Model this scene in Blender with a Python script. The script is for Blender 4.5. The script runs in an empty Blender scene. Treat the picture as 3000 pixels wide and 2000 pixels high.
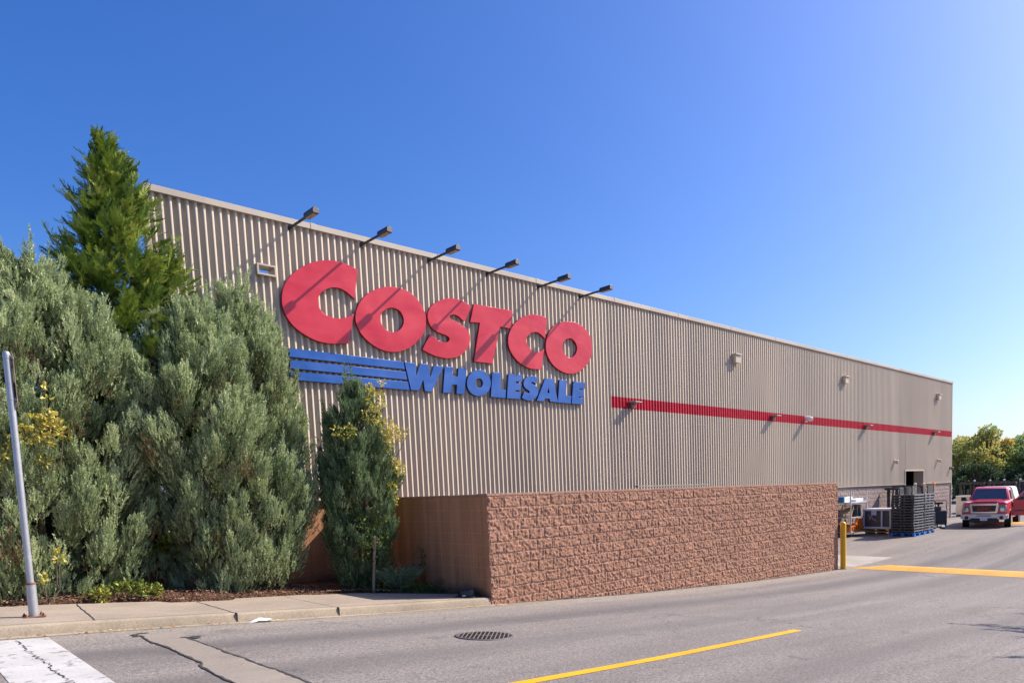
import bpy, bmesh, math, random
import numpy as np
from mathutils import Vector, Matrix

random.seed(7)
RNG = np.random.default_rng(11)
scene = bpy.context.scene
COL = scene.collection

# ------------------------------------------------------------------ camera
cam_d = bpy.data.cameras.new('camera')
cam = bpy.data.objects.new('camera', cam_d)
COL.objects.link(cam)
CAM_AX = ((0.6993449, -0.7140256, -0.0329264), (-0.0886627, -0.0409465, -0.9952197), (0.7092641, 0.6989212, -0.0919432))
cam_d.sensor_width = 36.0
cam_d.lens = 36.0 * 2094.2890 / 3000.0
cam_d.shift_x = (1500 - 1750) / 3000.0
cam_d.shift_y = (1630.800 - 1000) / 3000.0
cam_d.clip_start = 0.1
cam_d.clip_end = 3000
r_, d_, f_ = CAM_AX
M = Matrix(((r_[0], -d_[0], -f_[0], 0.0),
            (r_[1], -d_[1], -f_[1], 0.0),
            (r_[2], -d_[2], -f_[2], 1.873),
            (0, 0, 0, 1)))
cam.matrix_world = M
scene.camera = cam

# ------------------------------------------------------------------ sun, sky, exposure
SUN_EL = math.radians(40.5)
SUN_AZ = math.radians(-24.0)          # measured from +X towards +Y
sun_dir = Vector((math.cos(SUN_EL) * math.cos(SUN_AZ), math.cos(SUN_EL) * math.sin(SUN_AZ), math.sin(SUN_EL)))
sun_d = bpy.data.lights.new('sun', 'SUN')
sun_d.energy = 5.0
sun_d.angle = math.radians(0.53)
sun_d.color = (1.0, 0.92, 0.80)
sun = bpy.data.objects.new('sun', sun_d)
sun.rotation_euler = sun_dir.to_track_quat('Z', 'Y').to_euler()
sun.location = (20, -20, 40)
COL.objects.link(sun)

world = bpy.data.worlds.new('World')
scene.world = world
world.use_nodes = True
wn = world.node_tree.nodes
wl = world.node_tree.links
sky = wn.new('ShaderNodeTexSky')
sky.sky_type = 'NISHITA'
sky.sun_disc = False
sky.sun_elevation = SUN_EL
sky.sun_rotation = math.radians(90.0) - SUN_AZ
sky.altitude = 0
sky.air_density = 1.0
sky.dust_density = 2.2
sky.ozone_density = 7.0
bg = wn['Background']
bg.inputs['Strength'].default_value = 0.13
hs = wn.new('ShaderNodeHueSaturation')       # the deep, slightly violet blue of the day
hs.inputs['Saturation'].default_value = 1.24
hs.inputs['Hue'].default_value = 0.513
wl.new(sky.outputs['Color'], hs.inputs['Color'])
wl.new(hs.outputs['Color'], bg.inputs['Color'])

scene.view_settings.view_transform = 'Standard'
scene.view_settings.look = 'None'
scene.view_settings.exposure = 0.62
scene.view_settings.gamma = 1.0
scene.cycles.max_bounces = 6
scene.cycles.diffuse_bounces = 3
scene.cycles.transparent_max_bounces = 4


# ------------------------------------------------------------------ object helpers
def tag(o, label=None, cat=None, group=None, kind=None):
    if label:
        o['label'] = label
    if cat:
        o['category'] = cat
    if group:
        o['group'] = group
    if kind:
        o['kind'] = kind
    return o


def thing(name, label, cat, loc=(0, 0, 0), rot=(0, 0, 0), group=None):
    o = bpy.data.objects.new(name, None)
    o.empty_display_size = 0.2
    o.location = loc
    o.rotation_euler = rot
    COL.objects.link(o)
    return tag(o, label, cat, group)


def copy_tree(o, parent=None):
    c = o.copy()
    COL.objects.link(c)
    c.parent = parent
    for ch in list(o.children):
        copy_tree(ch, c)
    return c


def link_mesh(name, me, mat, parent=None):
    o = bpy.data.objects.new(name, me)
    if mat is not None:
        me.materials.append(mat)
    COL.objects.link(o)
    if parent is not None:
        o.parent = parent
    return o


def np_mesh(name, verts, faces, mat, parent=None, smooth=False, tint=None):
    """verts (n,3), faces (m,k) of one size k."""
    verts = np.asarray(verts, dtype=np.float32)
    faces = np.asarray(faces, dtype=np.int32)
    m, k = faces.shape
    me = bpy.data.meshes.new(name)
    me.vertices.add(len(verts))
    me.vertices.foreach_set('co', verts.ravel())
    me.loops.add(m * k)
    me.loops.foreach_set('vertex_index', faces.ravel())
    me.polygons.add(m)
    me.polygons.foreach_set('loop_start', np.arange(0, m * k, k, dtype=np.int32))
    me.polygons.foreach_set('loop_total', np.full(m, k, dtype=np.int32))
    if smooth:
        me.polygons.foreach_set('use_smooth', np.ones(m, dtype=bool))
    me.update(calc_edges=True)
    me.validate()
    if tint is not None:
        a = me.attributes.new('tint', 'FLOAT', 'FACE')
        a.data.foreach_set('value', np.asarray(tint, dtype=np.float32))
    return link_mesh(name, me, mat, parent)


class MB:
    """collects simple solids and links them as ONE mesh object"""

    def __init__(self):
        self.v = []
        self.f = []

    def _add(self, vs, fs):
        n = len(self.v)
        self.v += [tuple(v) for v in vs]
        self.f += [tuple(i + n for i in f) for f in fs]
        return self

    def box(self, x0, x1, y0, y1, z0, z1):
        vs = [(x, y, z) for z in (z0, z1) for y in (y0, y1) for x in (x0, x1)]
        return self._add(vs, [(0, 2, 3, 1), (4, 5, 7, 6), (0, 1, 5, 4), (2, 6, 7, 3), (0, 4, 6, 2), (1, 3, 7, 5)])

    def bar(self, p0, p1, w, h, up=(0, 0, 1)):
        """rectangular bar from p0 to p1"""
        p0, p1 = Vector(p0), Vector(p1)
        a = (p1 - p0).normalized()
        u = Vector(up)
        s = a.cross(u)
        if s.length < 1e-4:
            s = a.cross(Vector((1, 0, 0)))
        s.normalize()
        t = s.cross(a)
        vs = []
        for p in (p0, p1):
            for i, j in ((-1, -1), (1, -1), (1, 1), (-1, 1)):
                vs.append(p + s * (w / 2 * i) + t * (h / 2 * j))
        return self._add(vs, [(3, 2, 1, 0), (4, 5, 6, 7), (0, 1, 5, 4), (1, 2, 6, 5), (2, 3, 7, 6), (3, 0, 4, 7)])

    def tube(self, pts, rad, n=8, caps=True):
        pts = [Vector(p) for p in pts]
        if not hasattr(rad, '__len__'):
            rad = [rad] * len(pts)
        vs, fs = [], []
        prev = None
        for i, p in enumerate(pts):
            a = (pts[min(i + 1, len(pts) - 1)] - pts[max(i - 1, 0)]).normalized()
            if prev is None:
                s = a.cross(Vector((0, 0, 1)))
                if s.length < 1e-3:
                    s = a.cross(Vector((1, 0, 0)))
            else:
                s = prev - a * prev.dot(a)
            s.normalize()
            prev = s
            t = a.cross(s)
            for k in range(n):
                an = 2 * math.pi * k / n
                vs.append(p + (s * math.cos(an) + t * math.sin(an)) * rad[i])
        for i in range(len(pts) - 1):
            for k in range(n):
                k2 = (k + 1) % n
                fs.append((i * n + k, i * n + k2, (i + 1) * n + k2, (i + 1) * n + k))
        if caps:
            fs.append(tuple(range(n - 1, -1, -1)))
            fs.append(tuple((len(pts) - 1) * n + k for k in range(n)))
        return self._add(vs, fs)

    def prism(self, poly, o, u, v, w):
        """poly of (a, b) in the plane o + a*u + b*v, extruded by vector w"""
        o, u, v, w = Vector(o), Vector(u), Vector(v), Vector(w)
        n = len(poly)
        vs = [o + u * a + v * b for a, b in poly] + [o + u * a + v * b + w for a, b in poly]
        fs = [tuple(range(n - 1, -1, -1)), tuple(range(n, 2 * n))]
        for i in range(n):
            j = (i + 1) % n
            fs.append((i, j, n + j, n + i))
        return self._add(vs, fs)

    def lathe(self, prof, n=16, o=(0, 0, 0)):
        vs, fs = [], []
        for r, z in prof:
            for k in range(n):
                an = 2 * math.pi * k / n
                vs.append((o[0] + r * math.cos(an), o[1] + r * math.sin(an), o[2] + z))
        for i in range(len(prof) - 1):
            for k in range(n):
                k2 = (k + 1) % n
                fs.append((i * n + k, i * n + k2, (i + 1) * n + k2, (i + 1) * n + k))
        fs.append(tuple(range(n - 1, -1, -1)))
        fs.append(tuple((len(prof) - 1) * n + k for k in range(n)))
        return self._add(vs, fs)

    def build(self, name, mat, parent=None, bevel=0.0, smooth=False, seg=2):
        me = bpy.data.meshes.new(name)
        me.from_pydata(self.v, [], self.f)
        me.update()
        if bevel > 0 or smooth:
            bm = bmesh.new()
            bm.from_mesh(me)
            bmesh.ops.recalc_face_normals(bm, faces=bm.faces)
            if bevel > 0:
                es = [e for e in bm.edges if len(e.link_faces) == 2 and e.calc_face_angle(0) > 0.5]
                bmesh.ops.bevel(bm, geom=es, offset=bevel, segments=seg, profile=0.5, affect='EDGES', clamp_overlap=True)
            if smooth:
                for f in bm.faces:
                    f.smooth = True
                for e in bm.edges:
                    if len(e.link_faces) == 2 and e.calc_face_angle(0) > 0.7:
                        e.smooth = False
            bm.to_mesh(me)
            bm.free()
        return link_mesh(name, me, mat, parent)


def outline_mesh(name, polys, depth, mat, parent, bevel=0.004, frame=None):
    """filled 2D outlines (first outer, then holes) given in (x, z); front face at -depth in y"""
    cu = bpy.data.curves.new(name, 'CURVE')
    cu.dimensions = '2D'
    cu.fill_mode = 'BOTH'
    cu.extrude = depth / 2 - bevel
    cu.bevel_depth = bevel
    cu.bevel_resolution = 1
    for p in polys:
        sp = cu.splines.new('POLY')
        sp.points.add(len(p) - 1)
        for i, q in enumerate(p):
            sp.points[i].co = (q[0], q[1], 0, 1)
        sp.use_cyclic_u = True
    tmp = bpy.data.objects.new('tmp', cu)
    COL.objects.link(tmp)
    dg = bpy.context.evaluated_depsgraph_get()
    me = bpy.data.meshes.new_from_object(tmp.evaluated_get(dg))
    bpy.data.objects.remove(tmp)
    fr = frame or Matrix(((1, 0, 0, 0), (0, 0, -1, 0), (0, 1, 0, 0), (0, 0, 0, 1)))
    me.transform(fr)
    me.name = name
    return link_mesh(name, me, mat, parent)


# ------------------------------------------------------------------ numpy noise
def vnoise(x, y, seed=0):
    """smooth value noise in 0..1"""
    x = np.asarray(x, float)
    y = np.asarray(y, float)
    xi = np.floor(x).astype(np.int64)
    yi = np.floor(y).astype(np.int64)
    xf = x - xi
    yf = y - yi
    xf = xf * xf * (3 - 2 * xf)
    yf = yf * yf * (3 - 2 * yf)

    def h(a, b):
        n = (a * 374761393 + b * 668265263 + seed * 974711) & 0x7fffffff
        n = ((n ^ (n >> 13)) * 1274126177) & 0x7fffffff
        return ((n ^ (n >> 16)) & 0xffff) / 65535.0
    a = h(xi, yi) * (1 - xf) + h(xi + 1, yi) * xf
    b = h(xi, yi + 1) * (1 - xf) + h(xi + 1, yi + 1) * xf
    return a * (1 - yf) + b * yf


def fbm(x, y, seed=0, o=3):
    s, a, t = 0, 1.0, 0
    for i in range(o):
        s = s + a * vnoise(x * 2 ** i, y * 2 ** i, seed + i)
        t += a
        a *= 0.55
    return s / t


# ------------------------------------------------------------------ materials
class NT:
    def __init__(self, name):
        self.m = bpy.data.materials.new(name)
        self.m.use_nodes = True
        self.n = self.m.node_tree.nodes
        self.l = self.m.node_tree.links
        self.b = self.n['Principled BSDF']
        self.pos = None

    def P(self):
        if self.pos is None:
            self.pos = self.n.new('ShaderNodeNewGeometry').outputs['Position']
        return self.pos

    def obj(self):
        return self.n.new('ShaderNodeTexCoord').outputs['Object']

    def mapping(self, src, scale):
        mp = self.n.new('ShaderNodeMapping')
        mp.inputs['Scale'].default_value = scale
        self.l.new(src, mp.inputs['Vector'])
        return mp.outputs['Vector']

    def noise(self, src, scale, detail=4, rough=0.55, dist=0.0):
        t = self.n.new('ShaderNodeTexNoise')
        t.inputs['Scale'].default_value = scale
        t.inputs['Detail'].default_value = detail
        t.inputs['Roughness'].default_value = rough
        t.inputs['Distortion'].default_value = dist
        self.l.new(src, t.inputs['Vector'])
        return t.outputs['Fac']

    def voro(self, src, scale, feature='F1'):
        t = self.n.new('ShaderNodeTexVoronoi')
        t.feature = feature
        t.inputs['Scale'].default_value = scale
        self.l.new(src, t.inputs['Vector'])
        return t.outputs['Distance']

    def ramp(self, fac, a, b, ca=(0, 0, 0, 1), cb=(1, 1, 1, 1)):
        t = self.n.new('ShaderNodeValToRGB')
        t.color_ramp.elements[0].position = a
        t.color_ramp.elements[1].position = b
        t.color_ramp.elements[0].color = ca
        t.color_ramp.elements[1].color = cb
        self.l.new(fac, t.inputs['Fac'])
        return t.outputs['Color']

    def math(self, op, a, b=None, clamp=False):
        t = self.n.new('ShaderNodeMath')
        t.operation = op
        t.use_clamp = clamp
        for i, s in enumerate((a, b)):
            if s is None:
                continue
            if isinstance(s, (int, float)):
                t.inputs[i].default_value = s
            else:
                self.l.new(s, t.inputs[i])
        return t.outputs[0]

    def rng(self, v, a, b, c=0.0, d=1.0):
        t = self.n.new('ShaderNodeMapRange')
        t.inputs['From Min'].default_value = a
        t.inputs['From Max'].default_value = b
        t.inputs['To Min'].default_value = c
        t.inputs['To Max'].default_value = d
        self.l.new(v, t.inputs['Value'])
        return t.outputs[0]

    def mix(self, fac, a, b, mode='MIX'):
        t = self.n.new('ShaderNodeMix')
        t.data_type = 'RGBA'
        t.blend_type = mode
        if isinstance(fac, (int, float)):
            t.inputs[0].default_value = fac
        else:
            self.l.new(fac, t.inputs[0])
        for s, i in ((a, 6), (b, 7)):
            if isinstance(s, tuple):
                t.inputs[i].default_value = s if len(s) == 4 else (*s, 1)
            else:
                self.l.new(s, t.inputs[i])
        return t.outputs[2]

    def sep(self, v):
        t = self.n.new('ShaderNodeSeparateXYZ')
        self.l.new(v, t.inputs[0])
        return t.outputs

    def color(self, c):
        if isinstance(c, tuple):
            self.b.inputs['Base Color'].default_value = c if len(c) == 4 else (*c, 1)
        else:
            self.l.new(c, self.b.inputs['Base Color'])
        return self

    def rough(self, v, spec=None):
        if isinstance(v, (int, float)):
            self.b.inputs['Roughness'].default_value = v
        else:
            self.l.new(v, self.b.inputs['Roughness'])
        if spec is not None:
            self.b.inputs['Specular IOR Level'].default_value = spec
        return self

    def bump(self, h, strength=0.5, dist=0.01):
        t = self.n.new('ShaderNodeBump')
        t.inputs['Strength'].default_value = strength
        t.inputs['Distance'].default_value = dist
        self.l.new(h, t.inputs['Height'])
        self.l.new(t.outputs[0], self.b.inputs['Normal'])
        return self


def simple(name, c, rough=0.5, metal=0.0, var=0.12, scale=6.0, spec=None, bump=0.0, coord='P'):
    t = NT(name)
    src = t.P() if coord == 'P' else t.obj()
    n = t.noise(src, scale, 5, 0.6)
    lo = tuple(max(0, v * (1 - var)) for v in c)
    hi = tuple(min(1, v * (1 + var)) for v in c)
    t.color(t.ramp(n, 0.3, 0.7, (*lo, 1), (*hi, 1)))
    t.rough(rough, spec)
    t.b.inputs['Metallic'].default_value = metal
    if bump:
        t.bump(t.noise(src, scale * 6, 3), bump, 0.005)
    return t.m


# ------------------------------------------------------------------ ground profile: the yard falls along +X, then levels out
KN = [(-60, 1.2), (-25, 1.2), (-12, 1.1), (-6, 0.88), (-2, 0.68), (0.886, 0.506), (3.25, 0.31), (5.7, 0.1), (7.45, -0.03), (8.9, -0.135), (11.4, -0.315), (13, -0.405), (15.2, -0.53), (17, -0.61), (19, -0.685), (20.5, -0.735), (22.5, -0.755), (25, -0.69), (28, -0.58), (31, -0.5), (37, -0.435), (45, -0.42), (80, -0.42), (400, -0.42)]
_kx = np.array([k[0] for k in KN], float)
_kz = np.array([k[1] for k in KN], float)
_dx = np.diff(_kx)
_dl = np.diff(_kz) / _dx
_m = np.zeros(len(_kx))
_m[1:-1] = np.where(_dl[:-1] * _dl[1:] > 0, 2 * _dl[:-1] * _dl[1:] / (_dl[:-1] + _dl[1:] + 1e-12), 0)


def gz(x):
    x = np.asarray(x, float)
    i = np.clip(np.searchsorted(_kx, x) - 1, 0, len(_kx) - 2)
    h = _dx[i]
    t = np.clip((x - _kx[i]) / h, 0, 1)
    return ((2 * t**3 - 3 * t**2 + 1) * _kz[i] + (t**3 - 2 * t**2 + t) * h * _m[i]
            + (-2 * t**3 + 3 * t**2) * _kz[i + 1] + (t**3 - t**2) * h * _m[i + 1])


def G(x):
    return float(gz(x))


YB = 14.8      # building face (outer rib faces)
YK = 9.96      # kerb line and face of the block wall
XC = 7.45      # corner of the block wall

# ------------------------------------------------------------------ materials of the setting
def asphalt_mat():
    t = NT('asphalt')
    p = t.P()
    s = t.sep(p)
    big = t.noise(p, 0.35, 4, 0.6)
    streak = t.noise(t.mapping(p, (0.09, 0.9, 1)), 1.0, 4, 0.6, 0.4)
    fine = t.noise(p, 34, 4, 0.85)
    speck = t.voro(p, 75)
    base = t.ramp(streak, 0.3, 0.7, (0.150, 0.129, 0.120, 1), (0.268, 0.237, 0.217, 1))
    base = t.mix(t.rng(big, 0.35, 0.7, 0, 0.55), base, (0.235, 0.206, 0.190))
    # dusty strip along the wall and kerb
    dn = t.noise(t.mapping(p, (0.5, 2.5, 1)), 1.0, 4, 0.6)
    yy = t.math('ADD', s[1], t.math('MULTIPLY', t.math('SUBTRACT', dn, 0.5), 0.9))
    dust = t.math('MULTIPLY', t.rng(yy, 9.0, 9.45, 0, 0.75), t.rng(s[0], 20.5, 22.5, 1, 0.25))
    base = t.mix(dust, base, (0.30, 0.262, 0.222))
    g1 = t.ramp(fine, 0.35, 0.68, (0.42, 0.42, 0.43, 1), (1.52, 1.50, 1.47, 1))
    base = t.mix(1.0, base, g1, 'MULTIPLY')
    g2 = t.ramp(speck, 0.10, 0.55, (1.55, 1.5, 1.45, 1), (0.85, 0.85, 0.86, 1))
    base = t.mix(0.55, base, g2, 'MULTIPLY')
    # tyre-polished lanes along the road, darker than the rest
    tn = t.math('MULTIPLY', t.math('SUBTRACT', t.noise(t.mapping(p, (0.12, 0.5, 1)), 1.0, 4, 0.6), 0.5), 1.6)
    ty_ = t.math('ADD', s[1], tn)
    for yc, hw, am in ((8.05, 0.60, 0.60), (6.35, 0.50, 0.45), (3.2, 0.5, 0.40)):
        dd_ = t.math('ABSOLUTE', t.math('SUBTRACT', ty_, yc))
        base = t.mix(t.rng(dd_, 0.1, hw, am, 0.0), base, (0.105, 0.094, 0.092))
    # thin scuffed skid streaks
    sk = t.noise(t.mapping(p, (0.10, 5.0, 1)), 1.0, 3, 0.6, 0.8)
    base = t.mix(t.rng(sk, 0.60, 0.72, 0, 0.35), base, (0.09, 0.082, 0.08))
    # old hairline cracking
    dsp = t.n.new('ShaderNodeVectorMath')
    dsp.operation = 'ADD'
    nz = t.n.new('ShaderNodeTexNoise')
    nz.inputs['Scale'].default_value = 1.6
    nz.inputs['Detail'].default_value = 5
    t.l.new(p, nz.inputs['Vector'])
    t.l.new(p, dsp.inputs[0])
    t.l.new(nz.outputs['Color'], dsp.inputs[1])
    ve = t.voro(dsp.outputs[0], 0.42, 'DISTANCE_TO_EDGE')
    cm = t.math('MULTIPLY', t.rng(ve, 0.0, 0.007, 0.75, 0.0), t.rng(t.noise(p, 0.25, 2), 0.50, 0.58, 0, 1))
    base = t.mix(cm, base, (0.045, 0.042, 0.042))
    # a few old oil spots
    oil = t.noise(p, 1.7, 3, 0.5)
    base = t.mix(t.rng(oil, 0.66, 0.76, 0, 0.45), base, (0.06, 0.055, 0.055))
    t.color(base).rough(0.86, 0.3)
    t.bump(t.math('ADD', fine, t.math('MULTIPLY', speck, 0.6)), 0.6, 0.008)
    return t.m


def concrete_mat(name, c, var=0.16, grain=45):
    t = NT(name)
    p = t.P()
    a = t.noise(p, 1.1, 5, 0.62)
    f = t.noise(p, grain, 3, 0.7)
    base = t.ramp(a, 0.3, 0.72, tuple(v * (1 - var) for v in c) + (1,), tuple(v * (1 + var) for v in c) + (1,))
    base = t.mix(1.0, base, t.ramp(f, 0.3, 0.7, (0.78, 0.78, 0.78, 1), (1.2, 1.2, 1.2, 1)), 'MULTIPLY')
    st = t.noise(p, 3.2, 3, 0.5)
    base = t.mix(t.rng(st, 0.60, 0.75, 0, 0.30), base, tuple(v * 0.55 for v in c))
    t.color(base).rough(0.9, 0.25)
    t.bump(f, 0.35, 0.004)
    return t.m


def paint_mat(name, c, under=(0.12, 0.11, 0.11), wear=(0.60, 0.72), sc=9.0, rough=0.7):
    t = NT(name)
    p = t.P()
    n = t.noise(p, sc, 5, 0.68)
    f = t.noise(p, 60, 3, 0.7)
    d = t.noise(p, 1.6, 3, 0.55)
    base = t.ramp(d, 0.3, 0.7, tuple(v * 0.84 for v in c) + (1,), tuple(min(1, v * 1.08) for v in c) + (1,))
    base = t.mix(1.0, base, t.ramp(f, 0.3, 0.7, (0.84, 0.84, 0.84, 1), (1.12, 1.12, 1.12, 1)), 'MULTIPLY')
    base = t.mix(t.rng(n, wear[0], wear[1], 0, 0.9), base, under)
    t.color(base).rough(rough, 0.35)
    t.bump(f, 0.3, 0.004)
    return t.m


M_asphalt = asphalt_mat()
M_patch = concrete_mat('patched_asphalt', (0.255, 0.215, 0.180), 0.14, 60)
M_tar = simple('tar', (0.052, 0.048, 0.046), 0.6, var=0.3, scale=20)
M_walk = concrete_mat('sidewalk_concrete', (0.325, 0.260, 0.205))
M_kerb = concrete_mat('kerb_concrete', (0.325, 0.262, 0.190), 0.2)
M_pad = concrete_mat('pad_concrete', (0.36, 0.32, 0.28))
M_joint = simple('joint_dirt', (0.045, 0.038, 0.032), 0.95)
M_white = paint_mat('worn_white_paint', (0.50, 0.475, 0.455), wear=(0.565, 0.68), sc=7.0)
M_yellow = paint_mat('yellow_line_paint', (0.72, 0.36, 0.003), wear=(0.585, 0.72), sc=14)
M_yellow2 = paint_mat('worn_hump_paint', (0.66, 0.33, 0.045), under=(0.13, 0.09, 0.07), wear=(0.60, 0.74), sc=3.0)
M_gut = concrete_mat('gutter_grit', (0.33, 0.27, 0.20), 0.2)


def soil_mat():
    t = NT('bark_mulch')
    p = t.P()
    a = t.noise(p, 28, 4, 0.7)
    v = t.voro(p, 40)
    base = t.ramp(a, 0.3, 0.7, (0.05, 0.026, 0.017, 1), (0.24, 0.125, 0.08, 1))
    base = t.mix(t.rng(t.noise(p, 2, 3), 0.45, 0.6, 0, 0.4), base, (0.055, 0.035, 0.025))
    t.color(base).rough(0.95, 0.1)
    t.bump(t.math('ADD', a, v), 1.0, 0.03)
    return t.m


M_soil = soil_mat()

# ------------------------------------------------------------------ ground sheet
gx = np.concatenate([np.array([-900, -500, -250, -120, -70]), np.arange(-60, 60, 0.5), np.array([60, 70, 85, 110, 150, 250, 500, 1200])])
gy = np.concatenate([np.array([-900, -400, -150, -60]), np.arange(-30, 31, 3.0), np.array([40, 60, 90, 150, 300, 600, 1200])])
GX, GY = np.meshgrid(gx, gy, indexing='ij')
vz = gz(GX)
v = np.stack([GX, GY, vz], -1).reshape(-1, 3)
ny = len(gy)
ii, jj = np.meshgrid(np.arange(len(gx) - 1), np.arange(ny - 1), indexing='ij')
a = (ii * ny + jj).ravel()
fq = np.stack([a, a + ny, a + ny + 1, a + 1], -1)
tag(np_mesh('ground', v, fq, M_asphalt), kind='structure')


def sheet(poly_fn, x0, x1, dx, off, y0f, y1f, nyy=2):
    """ground-following sheet: for x in steps, y from y0f(x) to y1f(x), lifted by off"""
    xs = np.linspace(x0, x1, max(2, int(abs(x1 - x0) / dx) + 1))
    vs, fs = [], []
    for x in xs:
        for k in range(nyy):
            y = y0f(x) + (y1f(x) - y0f(x)) * k / (nyy - 1)
            vs.append((x, y, G(x) + off))
    for i in range(len(xs) - 1):
        for k in range(nyy - 1):
            q = i * nyy + k
            fs.append((q, q + nyy, q + nyy + 1, q + 1))
    return np.array(vs), np.array(fs)


# yellow lane line
yl = lambda x: 4.62 + (x - 3.8) * 0.0415
v, fq = sheet(None, -14.0, 8.86, 0.4, 0.004, lambda x: yl(x) - 0.01, lambda x: yl(x) + 0.125)
tag(np_mesh('lane_line', v, fq, M_yellow), kind='structure')
# crosswalk bar, its end near the kerb
v, fq = sheet(None, 0.665, 1.265, 0.1, 0.004, lambda x: -4.0, lambda x: 9.72 - 0.1 * (x - 0.9), 30)
tag(np_mesh('crosswalk', v, fq, M_white), kind='structure')
v, fq = sheet(None, -0.72, -0.10, 0.1, 0.004, lambda x: -4.0, lambda x: 9.76, 30)
tag(np_mesh('crosswalk', v, fq, M_white), kind='structure')
# trench patch in the road
ys = np.linspace(-3, 9.5, 60)
wob = lambda y, s: (fbm(np.array([y * 1.7]), np.array([s * 9.1]), s, 3)[0] - 0.5) * 0.10
vs, fs = [], []
pl, pr = [], []
for i, y in enumerate(ys):
    step = 0.06 if y < 7.0 else 0.0
    xl = 2.03 - step + wob(y, 3)
    xr = 2.41 + wob(y, 5) + (0.05 if y > 9 else 0)
    pl.append((xl, y))
    pr.append((xr, y))
    vs += [(xl, y, G(xl) + 0.004), (xr, y, G(xr) + 0.004)]
    if i:
        q = 2 * i
        fs.append((q - 2, q - 1, q + 1, q))
tag(np_mesh('road_patch', np.array(vs), np.array(fs), M_patch), kind='structure')


def crack(pts, w0, w1, seed, off=0.008, name='tar_seam'):
    vs, fs = [], []
    r = random.Random(seed)
    for i, (x, y) in enumerate(pts):
        w = r.uniform(w0, w1)
        jx, jy = r.uniform(-.008, .008), r.uniform(-.008, .008)
        q0 = Vector(pts[max(i - 1, 0)])
        q1 = Vector(pts[min(i + 1, len(pts) - 1)])
        d = (q1 - q0).normalized()
        nx, nyv = -d.y, d.x
        for s in (-1, 1):
            X_ = x + jx + nx * w * s
            Y_ = y + jy + nyv * w * s
            vs.append((X_, Y_, G(X_) + off))
        if i:
            q = 2 * i
            fs.append((q - 2, q - 1, q + 1, q))
    return tag(np_mesh(name, np.array(vs), np.array(fs), M_tar), kind='structure')


def dens(pts, n):
    out = []
    for i in range(len(pts) - 1):
        for k in range(n):
            t = k / n
            out.append((pts[i][0] + (pts[i + 1][0] - pts[i][0]) * t, pts[i][1] + (pts[i + 1][1] - pts[i][1]) * t))
    return out + [pts[-1]]


crack(dens([p for p in pl if p[1] < 9.3], 3), 0.004, 0.019, 1)
crack(dens([p for p in pr if p[1] < 9.0], 3), 0.004, 0.019, 2)
crack(dens([(1.98, 9.22), (2.00, 9.40), (2.08, 9.46), (2.16, 9.47)], 5), 0.015, 0.05, 3)
crack(dens([(2.34, 8.90), (2.44, 8.86), (2.52, 8.92), (2.44, 8.75)], 5), 0.02, 0.045, 4)
pts = [(0.98, 9.62)]
rr = random.Random(5)
while pts[-1][1] > 5.5:
    pts.append((0.98 + (pts[0][1] - pts[-1][1]) * 0.012 + rr.uniform(-.022, .022), pts[-1][1] - 0.045))
crack(pts, 0.001, 0.009, 6, name='road_crack')
# concrete pad at the end of the wall
v, fq = sheet(None, 21.4, 24.35, 0.4, 0.004, lambda x: 9.86, lambda x: 13.2)
tag(np_mesh('concrete_pad', v, fq, M_pad), kind='structure')

# ------------------------------------------------------------------ sidewalk with kerb
KH = 0.12


def walk_back(x):
    if x < 5.2:
        return 12.12 + 0.12 * math.sin(x * 1.3) - (0.25 if 3.0 < x < 3.9 else 0)
    if x < 6.0:
        return 12.05
    return max(10.9, 12.05 - (x - 6.0) * 0.85)


v, fq = sheet(None, -12, XC, 0.12, KH, lambda x: YK + 0.14, walk_back, 3)
tag(np_mesh('sidewalk', v, fq, M_walk), kind='structure')
# kerb profile swept along X (battered face, rounded arris)
prof = [(YK, -0.3), (YK, 0.0), (YK + 0.018, KH - 0.028), (YK + 0.028, KH - 0.009), (YK + 0.05, KH + 0.001), (YK + 0.145, KH + 0.002), (YK + 0.145, -0.3)]
vs, fs = [], []
xs = np.arange(-12, XC + 0.001, 0.1)
xs[-1] = XC - 0.002
for x in xs:
    for (y, z) in prof:
        vs.append((x, y, G(x) + z))
n = len(prof)
for i in range(len(xs) - 1):
    for k in range(n - 1):
        q = i * n + k
        fs.append((q, q + n, q + n + 1, q + 1))
tag(np_mesh('kerb', np.array(vs), np.array(fs), M_kerb), kind='structure')


def joint(x0, y0, x1, y1, w=0.010, off=KH + 0.0045):
    crack([(x0 + (x1 - x0) * t, y0 + (y1 - y0) * t) for t in np.linspace(0, 1, 14)], w * 0.6, w, int(abs(x0 * 100)) + 3, off, 'walk_joint')


joint(1.76, YK + 0.06, 1.93, 12.1)
joint(3.28, YK + 0.05, 3.33, 11.7, 0.008)
joint(4.68, YK + 0.06, 4.72, 12.0, 0.006)
joint(6.15, YK + 0.06, 6.18, 11.8, 0.006)
# open vertical joints in the kerb face
for xj in (3.30, 4.70):
    b = MB().box(xj - 0.007, xj + 0.007, YK - 0.003, YK + 0.02, G(xj) + 0.004, G(xj) + KH - 0.012)
    b.box(xj - 0.007, xj + 0.007, YK + 0.0, YK + 0.06, G(xj) + KH - 0.012, G(xj) + KH + 0.004)
    tag(b.build('kerb_joint', M_joint), kind='structure')
# gritty gutter line
v, fq = sheet(None, -12, XC + 1.0, 0.1, 0.004, lambda x: YK - 0.10 - 0.10 * float(fbm(np.array([x * 2.1]), np.array([0.3]), 9, 3)[0]), lambda x: YK + 0.01)
tag(np_mesh('gutter', v, fq, M_gut), kind='structure')

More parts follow.
